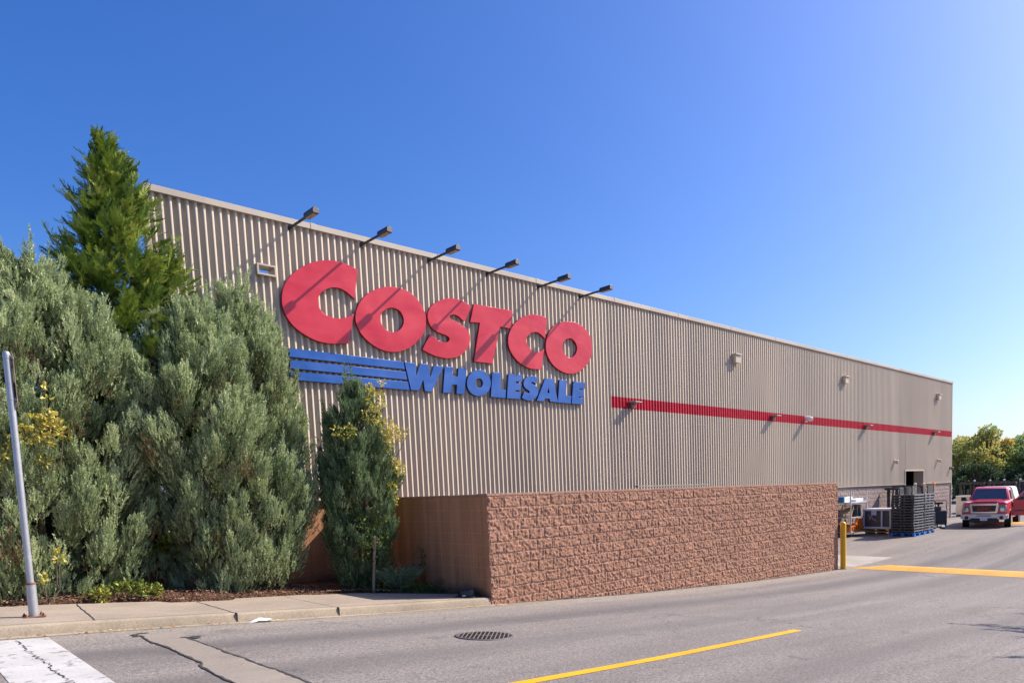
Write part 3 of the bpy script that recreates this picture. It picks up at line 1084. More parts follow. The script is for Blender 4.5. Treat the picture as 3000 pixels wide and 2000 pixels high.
# ------------------------------------------------------------------ letter sign
RED_LETTERS=[('C',[[(7.866,6.784),(7.824,6.798),(7.763,6.818),(7.701,6.836),(7.642,6.848),(7.581,6.859),(7.520,6.866),(7.461,6.870),(7.401,6.871),(7.340,6.868),(7.278,6.862),(7.213,6.852),(7.146,6.837),(7.071,6.817),(6.994,6.791),(6.920,6.763),(6.853,6.731),(6.789,6.697),(6.727,6.659),(6.667,6.619),(6.608,6.576),(6.551,6.530),(6.494,6.479),(6.439,6.425),(6.390,6.369),(6.346,6.313),(6.306,6.255),(6.274,6.197),(6.248,6.140),(6.229,6.084),(6.214,6.028),(6.203,5.974),(6.197,5.920),(6.194,5.866),(6.195,5.814),(6.199,5.761),(6.209,5.710),(6.225,5.659),(6.246,5.609),(6.272,5.560),(6.303,5.510),(6.340,5.460),(6.381,5.415),(6.425,5.376),(6.473,5.341),(6.524,5.309),(6.576,5.279),(6.630,5.251),(6.687,5.226),(6.745,5.203),(6.805,5.183),(6.870,5.167),(6.940,5.156),(7.015,5.149),(7.091,5.145),(7.166,5.147),(7.243,5.152),(7.320,5.161),(7.407,5.174),(7.496,5.190),(7.559,5.202),(7.707,5.823),(7.673,5.803),(7.625,5.775),(7.576,5.749),(7.531,5.730),(7.485,5.712),(7.439,5.699),(7.395,5.690),(7.352,5.685),(7.307,5.683),(7.258,5.684),(7.208,5.689),(7.162,5.697),(7.122,5.708),(7.085,5.723),(7.053,5.741),(7.024,5.762),(6.999,5.786),(6.978,5.813),(6.961,5.843),(6.947,5.876),(6.938,5.911),(6.934,5.950),(6.936,5.991),(6.943,6.032),(6.957,6.071),(6.977,6.110),(7.002,6.146),(7.031,6.179),(7.066,6.210),(7.104,6.238),(7.146,6.263),(7.191,6.285),(7.236,6.303),(7.280,6.316),(7.324,6.325),(7.368,6.329),(7.412,6.329),(7.455,6.324),(7.498,6.313),(7.541,6.297),(7.584,6.275),(7.627,6.251),(7.675,6.220),(7.722,6.185),(7.756,6.161)]]),
('O',[[(7.752,5.728),(7.755,5.783),(7.764,5.843),(7.781,5.904),(7.804,5.965),(7.834,6.027),(7.870,6.089),(7.915,6.151),(7.966,6.213),(8.020,6.270),(8.078,6.319),(8.139,6.362),(8.204,6.403),(8.275,6.442),(8.350,6.478),(8.425,6.509),(8.498,6.533),(8.571,6.551),(8.646,6.563),(8.726,6.571),(8.809,6.574),(8.887,6.571),(8.959,6.563),(9.027,6.550),(9.092,6.529),(9.157,6.502),(9.219,6.469),(9.278,6.428),(9.332,6.380),(9.381,6.325),(9.424,6.269),(9.457,6.211),(9.483,6.153),(9.501,6.096),(9.512,6.046),(9.515,5.999),(9.514,5.947),(9.508,5.886),(9.498,5.821),(9.480,5.757),(9.454,5.696),(9.420,5.635),(9.379,5.576),(9.330,5.517),(9.273,5.459),(9.212,5.405),(9.148,5.354),(9.080,5.306),(9.010,5.264),(8.939,5.228),(8.866,5.198),(8.796,5.174),(8.733,5.156),(8.672,5.143),(8.607,5.136),(8.536,5.133),(8.461,5.136),(8.388,5.144),(8.322,5.158),(8.258,5.177),(8.195,5.202),(8.130,5.232),(8.067,5.267),(8.008,5.307),(7.953,5.350),(7.903,5.398),(7.861,5.446),(7.829,5.495),(7.805,5.544),(7.785,5.593),(7.769,5.637),(7.757,5.680)],[(8.344,5.829),(8.350,5.867),(8.361,5.908),(8.378,5.946),(8.403,5.980),(8.433,6.012),(8.466,6.039),(8.502,6.063),(8.540,6.082),(8.579,6.097),(8.615,6.107),(8.652,6.113),(8.690,6.114),(8.733,6.110),(8.778,6.100),(8.818,6.085),(8.850,6.064),(8.876,6.038),(8.897,6.007),(8.915,5.969),(8.927,5.925),(8.933,5.881),(8.928,5.838),(8.917,5.794),(8.900,5.753),(8.877,5.716),(8.849,5.682),(8.818,5.652),(8.784,5.626),(8.748,5.603),(8.711,5.586),(8.674,5.574),(8.636,5.568),(8.599,5.566),(8.562,5.570),(8.525,5.579),(8.491,5.592),(8.459,5.609),(8.429,5.630),(8.404,5.653),(8.384,5.678),(8.368,5.706),(8.355,5.735),(8.347,5.764),(8.343,5.795)]]),
('S',[[(10.816,6.468),(10.779,6.488),(10.725,6.516),(10.665,6.541),(10.600,6.559),(10.528,6.575),(10.454,6.584),(10.378,6.586),(10.300,6.581),(10.221,6.570),(10.143,6.553),(10.064,6.528),(9.989,6.499),(9.915,6.464),(9.843,6.423),(9.780,6.381),(9.725,6.339),(9.678,6.294),(9.639,6.248),(9.609,6.200),(9.588,6.150),(9.575,6.100),(9.569,6.050),(9.572,6.000),(9.581,5.952),(9.596,5.909),(9.618,5.868),(9.646,5.832),(9.680,5.801),(9.719,5.775),(9.763,5.754),(9.812,5.737),(9.866,5.725),(9.917,5.714),(9.966,5.705),(10.012,5.697),(10.052,5.688),(10.085,5.677),(10.111,5.665),(10.130,5.651),(10.142,5.635),(10.146,5.617),(10.143,5.599),(10.133,5.578),(10.116,5.557),(10.093,5.539),(10.066,5.526),(10.034,5.516),(9.996,5.510),(9.950,5.510),(9.899,5.515),(9.849,5.525),(9.804,5.541),(9.760,5.562),(9.719,5.584),(9.678,5.609),(9.639,5.635),(9.613,5.654),(9.381,5.279),(9.424,5.262),(9.485,5.237),(9.552,5.215),(9.620,5.195),(9.694,5.177),(9.771,5.164),(9.851,5.154),(9.934,5.148),(10.019,5.148),(10.106,5.157),(10.195,5.172),(10.276,5.193),(10.347,5.219),(10.411,5.251),(10.470,5.287),(10.526,5.328),(10.576,5.372),(10.621,5.421),(10.662,5.474),(10.697,5.532),(10.723,5.589),(10.738,5.647),(10.745,5.705),(10.743,5.757),(10.731,5.801),(10.712,5.840),(10.685,5.876),(10.650,5.911),(10.608,5.942),(10.559,5.971),(10.501,5.998),(10.436,6.022),(10.374,6.042),(10.315,6.056),(10.259,6.066),(10.214,6.076),(10.185,6.088),(10.167,6.100),(10.159,6.114),(10.158,6.132),(10.167,6.153),(10.185,6.171),(10.213,6.187),(10.251,6.202),(10.291,6.209),(10.336,6.209),(10.384,6.201),(10.430,6.188),(10.477,6.163),(10.523,6.132),(10.555,6.110),(10.627,6.110)]]),
('T',[[(10.918,6.552),(12.133,6.566),(12.023,6.119),(11.691,6.116),(11.404,5.165),(10.836,5.160),(11.072,6.124),(10.782,6.099)]]),
('C',[[(13.309,6.545),(13.275,6.556),(13.225,6.572),(13.165,6.584),(13.095,6.591),(13.015,6.594),(12.936,6.592),(12.860,6.584),(12.784,6.571),(12.708,6.552),(12.632,6.530),(12.556,6.502),(12.481,6.467),(12.403,6.424),(12.326,6.374),(12.254,6.321),(12.191,6.265),(12.133,6.205),(12.083,6.143),(12.038,6.078),(11.999,6.010),(11.970,5.944),(11.952,5.880),(11.942,5.818),(11.941,5.756),(11.947,5.695),(11.962,5.635),(11.984,5.577),(12.015,5.523),(12.053,5.473),(12.096,5.425),(12.143,5.379),(12.194,5.336),(12.252,5.296),(12.318,5.261),(12.390,5.229),(12.467,5.203),(12.545,5.182),(12.627,5.166),(12.717,5.158),(12.828,5.161),(12.948,5.171),(13.033,5.179),(13.163,5.712),(13.128,5.693),(13.079,5.666),(13.028,5.643),(12.981,5.627),(12.931,5.613),(12.883,5.606),(12.835,5.604),(12.787,5.609),(12.742,5.622),(12.698,5.646),(12.656,5.679),(12.620,5.713),(12.592,5.745),(12.570,5.777),(12.556,5.810),(12.548,5.844),(12.547,5.879),(12.556,5.915),(12.575,5.954),(12.604,5.994),(12.637,6.030),(12.677,6.061),(12.722,6.088),(12.768,6.110),(12.815,6.126),(12.863,6.136),(12.911,6.139),(12.958,6.135),(13.004,6.123),(13.053,6.105),(13.112,6.073),(13.173,6.035),(13.216,6.008)]]),
('O',[[(13.230,5.774),(13.231,5.817),(13.236,5.864),(13.246,5.915),(13.262,5.972),(13.284,6.033),(13.314,6.095),(13.354,6.159),(13.402,6.225),(13.457,6.286),(13.520,6.344),(13.589,6.397),(13.659,6.444),(13.731,6.481),(13.803,6.511),(13.876,6.535),(13.947,6.553),(14.019,6.566),(14.094,6.576),(14.175,6.585),(14.259,6.591),(14.344,6.590),(14.431,6.580),(14.517,6.562),(14.597,6.540),(14.666,6.512),(14.729,6.479),(14.786,6.442),(14.839,6.400),(14.886,6.354),(14.926,6.301),(14.959,6.240),(14.983,6.172),(15.000,6.105),(15.007,6.044),(15.007,5.983),(15.001,5.923),(14.992,5.861),(14.977,5.798),(14.955,5.735),(14.926,5.670),(14.888,5.604),(14.841,5.540),(14.780,5.477),(14.709,5.416),(14.636,5.360),(14.561,5.309),(14.484,5.263),(14.404,5.225),(14.320,5.196),(14.233,5.175),(14.147,5.161),(14.064,5.156),(13.981,5.158),(13.899,5.167),(13.816,5.183),(13.735,5.204),(13.657,5.233),(13.584,5.268),(13.515,5.309),(13.453,5.355),(13.399,5.405),(13.352,5.460),(13.313,5.514),(13.284,5.564),(13.263,5.612),(13.247,5.657),(13.237,5.697),(13.232,5.734)],[(13.841,5.845),(13.847,5.885),(13.859,5.929),(13.878,5.970),(13.904,6.008),(13.937,6.044),(13.975,6.074),(14.020,6.098),(14.069,6.116),(14.118,6.127),(14.166,6.131),(14.214,6.128),(14.258,6.116),(14.298,6.094),(14.334,6.063),(14.364,6.029),(14.387,5.992),(14.404,5.952),(14.412,5.911),(14.410,5.869),(14.400,5.826),(14.384,5.785),(14.361,5.746),(14.333,5.708),(14.299,5.675),(14.259,5.645),(14.214,5.619),(14.169,5.600),(14.127,5.591),(14.085,5.589),(14.044,5.596),(14.002,5.614),(13.960,5.640),(13.924,5.667),(13.897,5.693),(13.876,5.720),(13.861,5.748),(13.849,5.778),(13.842,5.810)]])]
BLUE_LETTERS=[('W',[[(8.893,4.939),(9.156,4.944),(9.178,4.620),(9.300,4.946),(9.518,4.950),(9.551,4.616),(9.677,4.945),(9.926,4.938),(9.566,4.325),(9.388,4.327),(9.359,4.600),(9.229,4.333),(9.019,4.327)]]),
('H',[[(9.976,4.943),(10.203,4.956),(10.167,4.741),(10.332,4.741),(10.363,4.949),(10.598,4.956),(10.489,4.332),(10.268,4.332),(10.297,4.547),(10.150,4.543),(10.108,4.339),(9.882,4.330)]]),
('O',[[(11.318,4.671),(11.309,4.614),(11.289,4.558),(11.258,4.504),(11.218,4.455),(11.170,4.411),(11.115,4.375),(11.055,4.347),(10.993,4.328),(10.929,4.319),(10.866,4.319),(10.806,4.329),(10.751,4.349),(10.701,4.377),(10.660,4.413),(10.627,4.456),(10.604,4.504),(10.591,4.557),(10.589,4.611),(10.597,4.667),(10.617,4.722),(10.646,4.774),(10.684,4.823),(10.730,4.866),(10.784,4.903),(10.842,4.931),(10.904,4.952),(10.967,4.962),(11.030,4.964),(11.091,4.955),(11.148,4.937),(11.199,4.909),(11.242,4.873),(11.277,4.830),(11.302,4.781),(11.315,4.727)],[(11.073,4.649),(11.067,4.618),(11.054,4.589),(11.034,4.563),(11.008,4.542),(10.979,4.528),(10.948,4.522),(10.918,4.523),(10.891,4.533),(10.868,4.550),(10.850,4.572),(10.840,4.600),(10.838,4.630),(10.844,4.661),(10.857,4.690),(10.877,4.716),(10.903,4.736),(10.932,4.751),(10.962,4.757),(10.992,4.756),(11.020,4.747),(11.043,4.730),(11.061,4.707),(11.071,4.679)]]),
('L',[[(11.389,4.943),(11.643,4.953),(11.619,4.534),(11.793,4.537),(11.763,4.328),(11.303,4.327)]]),
('E',[[(11.910,4.951),(12.355,4.961),(12.332,4.794),(12.131,4.787),(12.119,4.731),(12.316,4.735),(12.293,4.564),(12.105,4.560),(12.096,4.508),(12.284,4.510),(12.258,4.335),(11.815,4.326)]]),
('S',[[(12.892,4.925),(12.874,4.937),(12.847,4.952),(12.810,4.964),(12.759,4.968),(12.699,4.967),(12.643,4.962),(12.592,4.950),(12.544,4.933),(12.502,4.912),(12.469,4.885),(12.442,4.855),(12.421,4.822),(12.406,4.787),(12.397,4.750),(12.396,4.717),(12.406,4.687),(12.424,4.661),(12.446,4.638),(12.476,4.620),(12.510,4.606),(12.540,4.593),(12.563,4.580),(12.582,4.568),(12.593,4.556),(12.595,4.540),(12.589,4.525),(12.577,4.513),(12.558,4.505),(12.533,4.500),(12.507,4.501),(12.478,4.513),(12.448,4.530),(12.427,4.543),(12.315,4.380),(12.339,4.367),(12.374,4.349),(12.416,4.335),(12.467,4.326),(12.525,4.320),(12.580,4.321),(12.629,4.329),(12.676,4.344),(12.722,4.366),(12.770,4.395),(12.817,4.432),(12.854,4.470),(12.876,4.509),(12.889,4.550),(12.894,4.588),(12.892,4.623),(12.882,4.654),(12.865,4.681),(12.838,4.703),(12.803,4.722),(12.770,4.736),(12.739,4.747),(12.710,4.754),(12.687,4.761),(12.670,4.770),(12.658,4.780),(12.655,4.790),(12.664,4.800),(12.682,4.810),(12.704,4.815),(12.731,4.810),(12.761,4.800),(12.786,4.790),(12.803,4.782),(12.814,4.774),(12.822,4.768)]]),
('A',[[(13.178,4.950),(13.455,4.959),(13.601,4.342),(13.315,4.341),(13.295,4.415),(13.136,4.415),(13.088,4.331),(12.832,4.331)],[(13.282,4.724),(13.303,4.565),(13.201,4.564)]]),
('L',[[(13.692,4.955),(13.964,4.963),(13.903,4.537),(14.118,4.543),(14.086,4.336),(13.600,4.334)]]),
('E',[[(14.225,4.953),(14.673,4.956),(14.652,4.787),(14.451,4.782),(14.440,4.737),(14.624,4.740),(14.599,4.559),(14.418,4.557),(14.410,4.512),(14.587,4.513),(14.547,4.342),(14.126,4.332)]])]
STRIPES=[('s',[[(6.285,4.949),(8.855,4.943),(8.887,4.784),(6.273,4.781)]]),
('s',[[(6.277,4.717),(8.900,4.723),(8.933,4.554),(6.266,4.554)]]),
('s',[[(6.270,4.492),(8.946,4.498),(8.976,4.324),(6.258,4.329)]])]



def sign_mat(name, c, rough):
    t = NT(name)
    p = t.P()
    a = t.noise(t.mapping(p, (0.9, 1, 1.6)), 1.0, 4, 0.6, 0.6)
    f = t.noise(t.mapping(p, (1.2, 1, 9)), 1.0, 3, 0.6)
    base = t.ramp(a, 0.3, 0.7, tuple(v * 0.90 for v in c) + (1,), tuple(min(1, v * 1.08 + 0.012) for v in c) + (1,))
    base = t.mix(t.rng(f, 0.5, 0.8, 0, 0.16), base, tuple(min(1, v * 1.15 + 0.06) for v in c))  # lighter streaks: some fading, plus soft reflections put into the colour
    gs = t.noise(t.mapping(p, (6, 1, 0.5)), 1.0, 4, 0.6)
    base = t.mix(t.rng(gs, 0.56, 0.78, 0, 0.28), base, tuple(v * 0.62 for v in c))
    bn = t.noise(t.mapping(p, (1.1, 1, 1.3)), 1.0, 2, 0.5)
    t.bump(bn, 0.5, 0.05)
    t.color(base).rough(t.rng(a, 0.3, 0.7, rough - 0.06, rough + 0.08), 0.5)
    return t.m


M_red = sign_mat('sign_red', (0.565, 0.018, 0.038), 0.30)
M_blue = sign_mat('sign_blue', (0.004, 0.084, 0.36), 0.38)
M_redside = simple('sign_red_side', (0.32, 0.015, 0.03), 0.5)  # darker red for the letter sides: their shade put into the colour
M_blueside = simple('sign_blue_side', (0.006, 0.03, 0.12), 0.5)  # darker blue, again with the side shade put into the colour
sign = thing('store_sign', 'raised letter sign, red word above blue word and three blue bars', 'sign', (6.0, YB, 4.3))
DEP = 0.07
YF = 14.725


def letter(name, polys, mat, extra, label=None):
    cx = sum(p[0] for p in polys[0]) / len(polys[0])
    cz = sum(p[1] for p in polys[0]) / len(polys[0])
    o = outline_mesh(name, [[(a - cx, b - cz) for a, b in p] for p in polys], DEP, mat, sign)
    o.location = (cx - 6.0, YF + DEP / 2 - YB + extra, cz - 4.3)
    o.data.materials.append(M_redside if mat is M_red else M_blueside)
    for pg in o.data.polygons:
        if abs(pg.normal.y) < 0.4:
            pg.material_index = 1
    if label:
        o['label'] = label
    return o


for i, (ch, polys) in enumerate(RED_LETTERS):
    letter('letter', polys, M_red, 0.003 if ch == 'T' else 0.0, 'red letter ' + ch)
for ch, polys in BLUE_LETTERS:
    letter('letter', polys, M_blue, 0.0, 'blue letter ' + ch)
for _, polys in STRIPES:
    letter('bar', polys, M_blue, 0.004, 'blue bar')

# ------------------------------------------------------------------ lamps over the sign
M_lampmetal = simple('dark_bronze', (0.045, 0.040, 0.042), 0.4, 0.4, coord='O')
M_lens = simple('lamp_lens', (0.30, 0.25, 0.22), 0.25, coord='O')


def make_sign_lamp():
    t = thing('sign_lamp', '', 'lamp', (0, 0, 0), (0, 0, 0), 'arm lamps along the roof edge above the sign')
    m = MB().tube([(0, 0.03, 0), (0, -0.85, 0)], 0.026, 10)
    m.build('arm', M_lampmetal, t, smooth=True)
    MB().box(-0.04, 0.04, -0.002, 0.02, -0.05, 0.05).build('wall_plate', M_lampmetal, t, 0.005)
    # head: half-round housing
    pr = []
    for k in range(13):
        an = math.pi * k / 12
        pr.append((0.068 * math.cos(an), 0.012 + 0.066 * math.sin(an)))
    pr += [(-0.068, -0.030), (-0.055, -0.052), (0.055, -0.052), (0.068, -0.030)]
    m = MB().prism(pr, (0, -0.80, 0), (1, 0, 0), (0, 0, 1), (0, -0.40, 0))
    m.build('lamp_head', M_lampmetal, t, 0.008)
    MB().box(-0.05, 0.05, -1.17, -0.84, -0.057, -0.0515).build('lens', M_lens, t)
    MB().prism([(a * 0.86, b * 0.86 + 0.003) for a, b in pr], (0, -1.2, 0), (1, 0, 0), (0, 0, 1), (0, -0.006, 0)).build('end_cap', simple('lamp_end', (0.16, 0.15, 0.15), 0.5, coord='O'), t)
    return t


LAMPX = [6.484, 8.034, 9.719, 11.412, 13.12, 14.687]
LAB = ['arm lamp nearest the tall green cedar, leftmost over the wall sign',
       'arm lamp on the roof edge above the big first red letter C',
       'arm lamp on the roof edge above the first red letter O',
       'arm lamp on the roof edge above the red letter S and T gap',
       'arm lamp on the roof edge above the small second red letter C',
       'arm lamp farthest from the cedar, above the last red letter O']
lp = make_sign_lamp()
for i, x in enumerate(LAMPX):
    o = lp if i == 0 else copy_tree(lp)
    o.location = (x, YB, 7.355 + (0.02 if i == 3 else 0))
    o['label'] = LAB[i]

# ------------------------------------------------------------------ floodlights on the red band, cameras
M_fix = simple('fixture_grey', (0.13, 0.115, 0.11), 0.5, coord='O')
M_fixtop = simple('fixture_light_grey', (0.24, 0.215, 0.205), 0.5, coord='O')
M_offwhite = simple('off_white_plastic', (0.70, 0.68, 0.66), 0.45, coord='O')


def make_flood():
    t = thing('wall_light', '', 'wall light', (0, 0, 0), (0, 0, 0), 'flat wall lights on the red band')
    MB().box(-0.09, 0.09, -0.10, 0.0, -0.15, 0.0).build('ballast_box', M_fix, t, 0.012)
    MB().prism([(-0.01, 0.045), (-0.31, 0.02), (-0.33, 0.0), (-0.31, -0.02), (-0.01, -0.005)], (-0.16, 0, 0.012), (0, 1, 0), (0, 0, 1), (0.32, 0, 0)).build('hood', M_fixtop, t, 0.008)
    MB().box(-0.13, 0.13, -0.29, -0.11, -0.018, -0.008).build('lens', M_lens, t)
    return t


fl = make_flood()
for i, (x, z, l) in enumerate(((16.72, 4.51, 'flat grey wall light at the left end of the red band'),
                               (24.95, 4.52, 'flat grey wall light on the red band just left of the white camera'),
                               (33.31, 4.50, 'flat grey wall light on the red band right of the white camera'),
                               (42.10, 4.50, 'flat grey wall light on the red band by the far building corner'))):
    o = fl if i == 0 else copy_tree(fl)
    o.location = (x, YB, z)
    o['label'] = l
t = thing('security_camera', 'white security camera on a bracket on the red band', 'camera', (27.62, YB, 4.52), (0, 0, -0.5))
MB().box(-0.06, 0.06, -0.03, 0.01, -0.10, 0.16).build('bracket', M_offwhite, t, 0.006)
MB().bar((0, -0.02, 0.08), (0, -0.16, 0.04), 0.05, 0.05).build('arm', M_offwhite, t, 0.006)
m = MB().tube([(0.0, -0.10, 0.05), (0.0, -0.14, 0.045), (0.0, -0.38, -0.01), (0.0, -0.44, -0.03)], [0.06, 0.10, 0.10, 0.07], 14)
m.build('housing', M_offwhite, t, smooth=True)


def small_cam(x, z, label, dark=False):
    t = thing('dome_camera', label, 'camera', (x, YB, z), (0, 0, 0), 'small cameras above the doorway')
    mt = M_fix if dark else M_trim
    MB().box(-0.06, 0.06, -0.03, 0.02, -0.07, 0.07).build('mount', mt, t, 0.006)
    MB().tube([(0, -0.02, 0.02), (0, -0.10, 0.0)], 0.025, 8).build('arm', mt, t)
    MB().lathe([(0.02, -0.15), (0.07, -0.12), (0.09, -0.06), (0.09, 0.02), (0.05, 0.05)], 12, (0, -0.13, 0)).build('dome', mt, t, smooth=True)


small_cam(36.72, 2.88, 'small white camera on the wall left of the doorway')
small_cam(42.75, 2.98, 'small white camera on the wall right of the doorway')
small_cam(44.80, 2.55, 'small dark camera beside the far corner of the building', True)

# ------------------------------------------------------------------ foliage
def unit(a):
    return a / np.maximum(np.linalg.norm(a, axis=-1, keepdims=True), 1e-9)


def instance_np(T, P, A, S, roll=None, side=None):
    """T (k,q,3) template polygons, axis +z; P (n,3) places; A (n,3) axes; S (n,) sizes -> verts (n*k*q,3)"""
    n = len(P)
    A = unit(A)
    if side is None:
        side = RNG.normal(size=(n, 3))
    U = unit(np.cross(A, side))
    W = np.cross(A, U)
    k, q, _ = T.shape
    Tt = T.reshape(-1, 3)
    out = (P[:, None, :] + S[:, None, None] * (Tt[None, :, 0:1] * U[:, None, :] + Tt[None, :, 1:2] * W[:, None, :] + Tt[None, :, 2:3] * A[:, None, :]))
    return out.reshape(-1, 3), n * k


def juniper_template(seed, nb=7):
    r = np.random.default_rng(seed)
    tris = []
    for i in range(nb):
        z = 0.02 + 0.72 * i / (nb - 1)
        ph = i * 2.4 + r.uniform(-.3, .3)
        tl = math.radians(r.uniform(18, 38))
        L = r.uniform(.30, .46) * (1 - 0.35 * i / nb)
        d = np.array([math.cos(ph) * math.sin(tl), math.sin(ph) * math.sin(tl), math.cos(tl)])
        b = np.array([0, 0, z])
        s = unit(np.cross(d, r.normal(size=3))) * r.uniform(.050, .078)
        tris.append([b - s, b + d * L * 0.5 + s * .9, b + d * L])
        tris.append([b + s * .3, b + d * L * 0.45 - s, b + d * L * .85])
    s = np.array([.055, 0, 0])
    tris.append([-s, s, np.array([0.02, 0, 1.05])])
    return np.array(tris)


def frond_template(seed, nb=9):
    """flat drooping cypress spray, flat in the x-z plane, tip curving to -y"""
    r = np.random.default_rng(seed)
    tris = []

    def c(t):
        return np.array([0, -0.25 * t * t, t])
    for i in range(nb):
        t = 0.05 + 0.85 * i / (nb - 1)
        for sgn in (-1, 1):
            L = (0.42 * (1 - t) + 0.14) * r.uniform(.75, 1.2)
            an = math.radians(r.uniform(38, 60))
            d = np.array([sgn * math.sin(an), -0.35 + r.uniform(-.2, .2), math.cos(an)])
            b = c(t)
            w = np.array([0.036, 0.012, -0.045]) * (1 if sgn > 0 else -1)
            tris.append([b - w * .6, b + d * L * .55 + w * 1.2, b + d * L])
            tris.append([b + d * L * .25, b + d * L * .55 - w * 1.6 + np.array([0, -.02, 0.02]), b + d * L * .92 + np.array([0, -.03, .06])])
    tris.append([c(0) - [.014, 0, 0], c(0) + [.014, 0, 0], c(1.08)])
    return np.array(tris)


def leaf_template(fold=0.12):
    """two-triangle pointed leaf, unit long"""
    return np.array([[[0, 0, 0], [0.33, fold, .45], [0, 0, 1]], [[0, 0, 0], [0, 0, 1], [-0.33, fold, .45]]])


JT = [juniper_template(s) for s in (1, 2, 3, 4)]
FT = [frond_template(s) for s in (5, 6, 7)]


def foliage(name, P, A, S, temps, mat, parent, tint, side=None):
    V_, F_, Tn = [], [], []
    cnt = 0
    idx = RNG.integers(0, len(temps), len(P))
    for i, T in enumerate(temps):
        sel = idx == i
        if not sel.any():
            continue
        vs, nf = instance_np(T, P[sel], A[sel], S[sel], side=None if side is None else side[sel])
        V_.append(vs)
        F_.append(np.arange(len(vs)).reshape(-1, T.shape[1]) + cnt)
        cnt += len(vs)
        Tn.append(np.repeat(tint[sel], T.shape[0]))
    return np_mesh(name, np.concatenate(V_), np.concatenate(F_), mat, parent, tint=np.concatenate(Tn))


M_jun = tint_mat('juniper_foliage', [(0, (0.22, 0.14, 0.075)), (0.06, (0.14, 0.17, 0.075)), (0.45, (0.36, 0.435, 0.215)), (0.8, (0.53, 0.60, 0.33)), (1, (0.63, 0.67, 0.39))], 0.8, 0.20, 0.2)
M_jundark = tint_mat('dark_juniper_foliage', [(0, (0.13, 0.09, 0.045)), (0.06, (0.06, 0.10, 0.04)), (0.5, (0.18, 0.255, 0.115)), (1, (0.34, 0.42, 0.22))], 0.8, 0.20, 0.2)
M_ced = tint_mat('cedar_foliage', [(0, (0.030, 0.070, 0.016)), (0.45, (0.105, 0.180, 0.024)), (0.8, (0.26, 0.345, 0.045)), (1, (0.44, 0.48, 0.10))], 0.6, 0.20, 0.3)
M_vine = tint_mat('variegated_leaf', [(0, (0.06, 0.12, 0.025)), (0.35, (0.16, 0.22, 0.04)), (0.5, (0.48, 0.42, 0.05)), (1, (0.66, 0.55, 0.16))], 0.45, 0.25, 0.4)
M_ivy = tint_mat('green_vine_leaf', [(0, (0.04, 0.085, 0.015)), (0.5, (0.15, 0.20, 0.03)), (1, (0.50, 0.45, 0.07))], 0.45, 0.25, 0.4)
M_bark = simple('brown_bark', (0.115, 0.075, 0.055), 0.95, var=0.4, scale=22, bump=0.6)
M_twig = simple('grey_twig', (0.16, 0.125, 0.10), 0.95, var=0.3, scale=22)


def prof_at(prof, z):
    zs = [p[0] for p in prof]
    return [np.interp(z, zs, [p[i] for p in prof]) for i in range(1, len(prof[0]))]


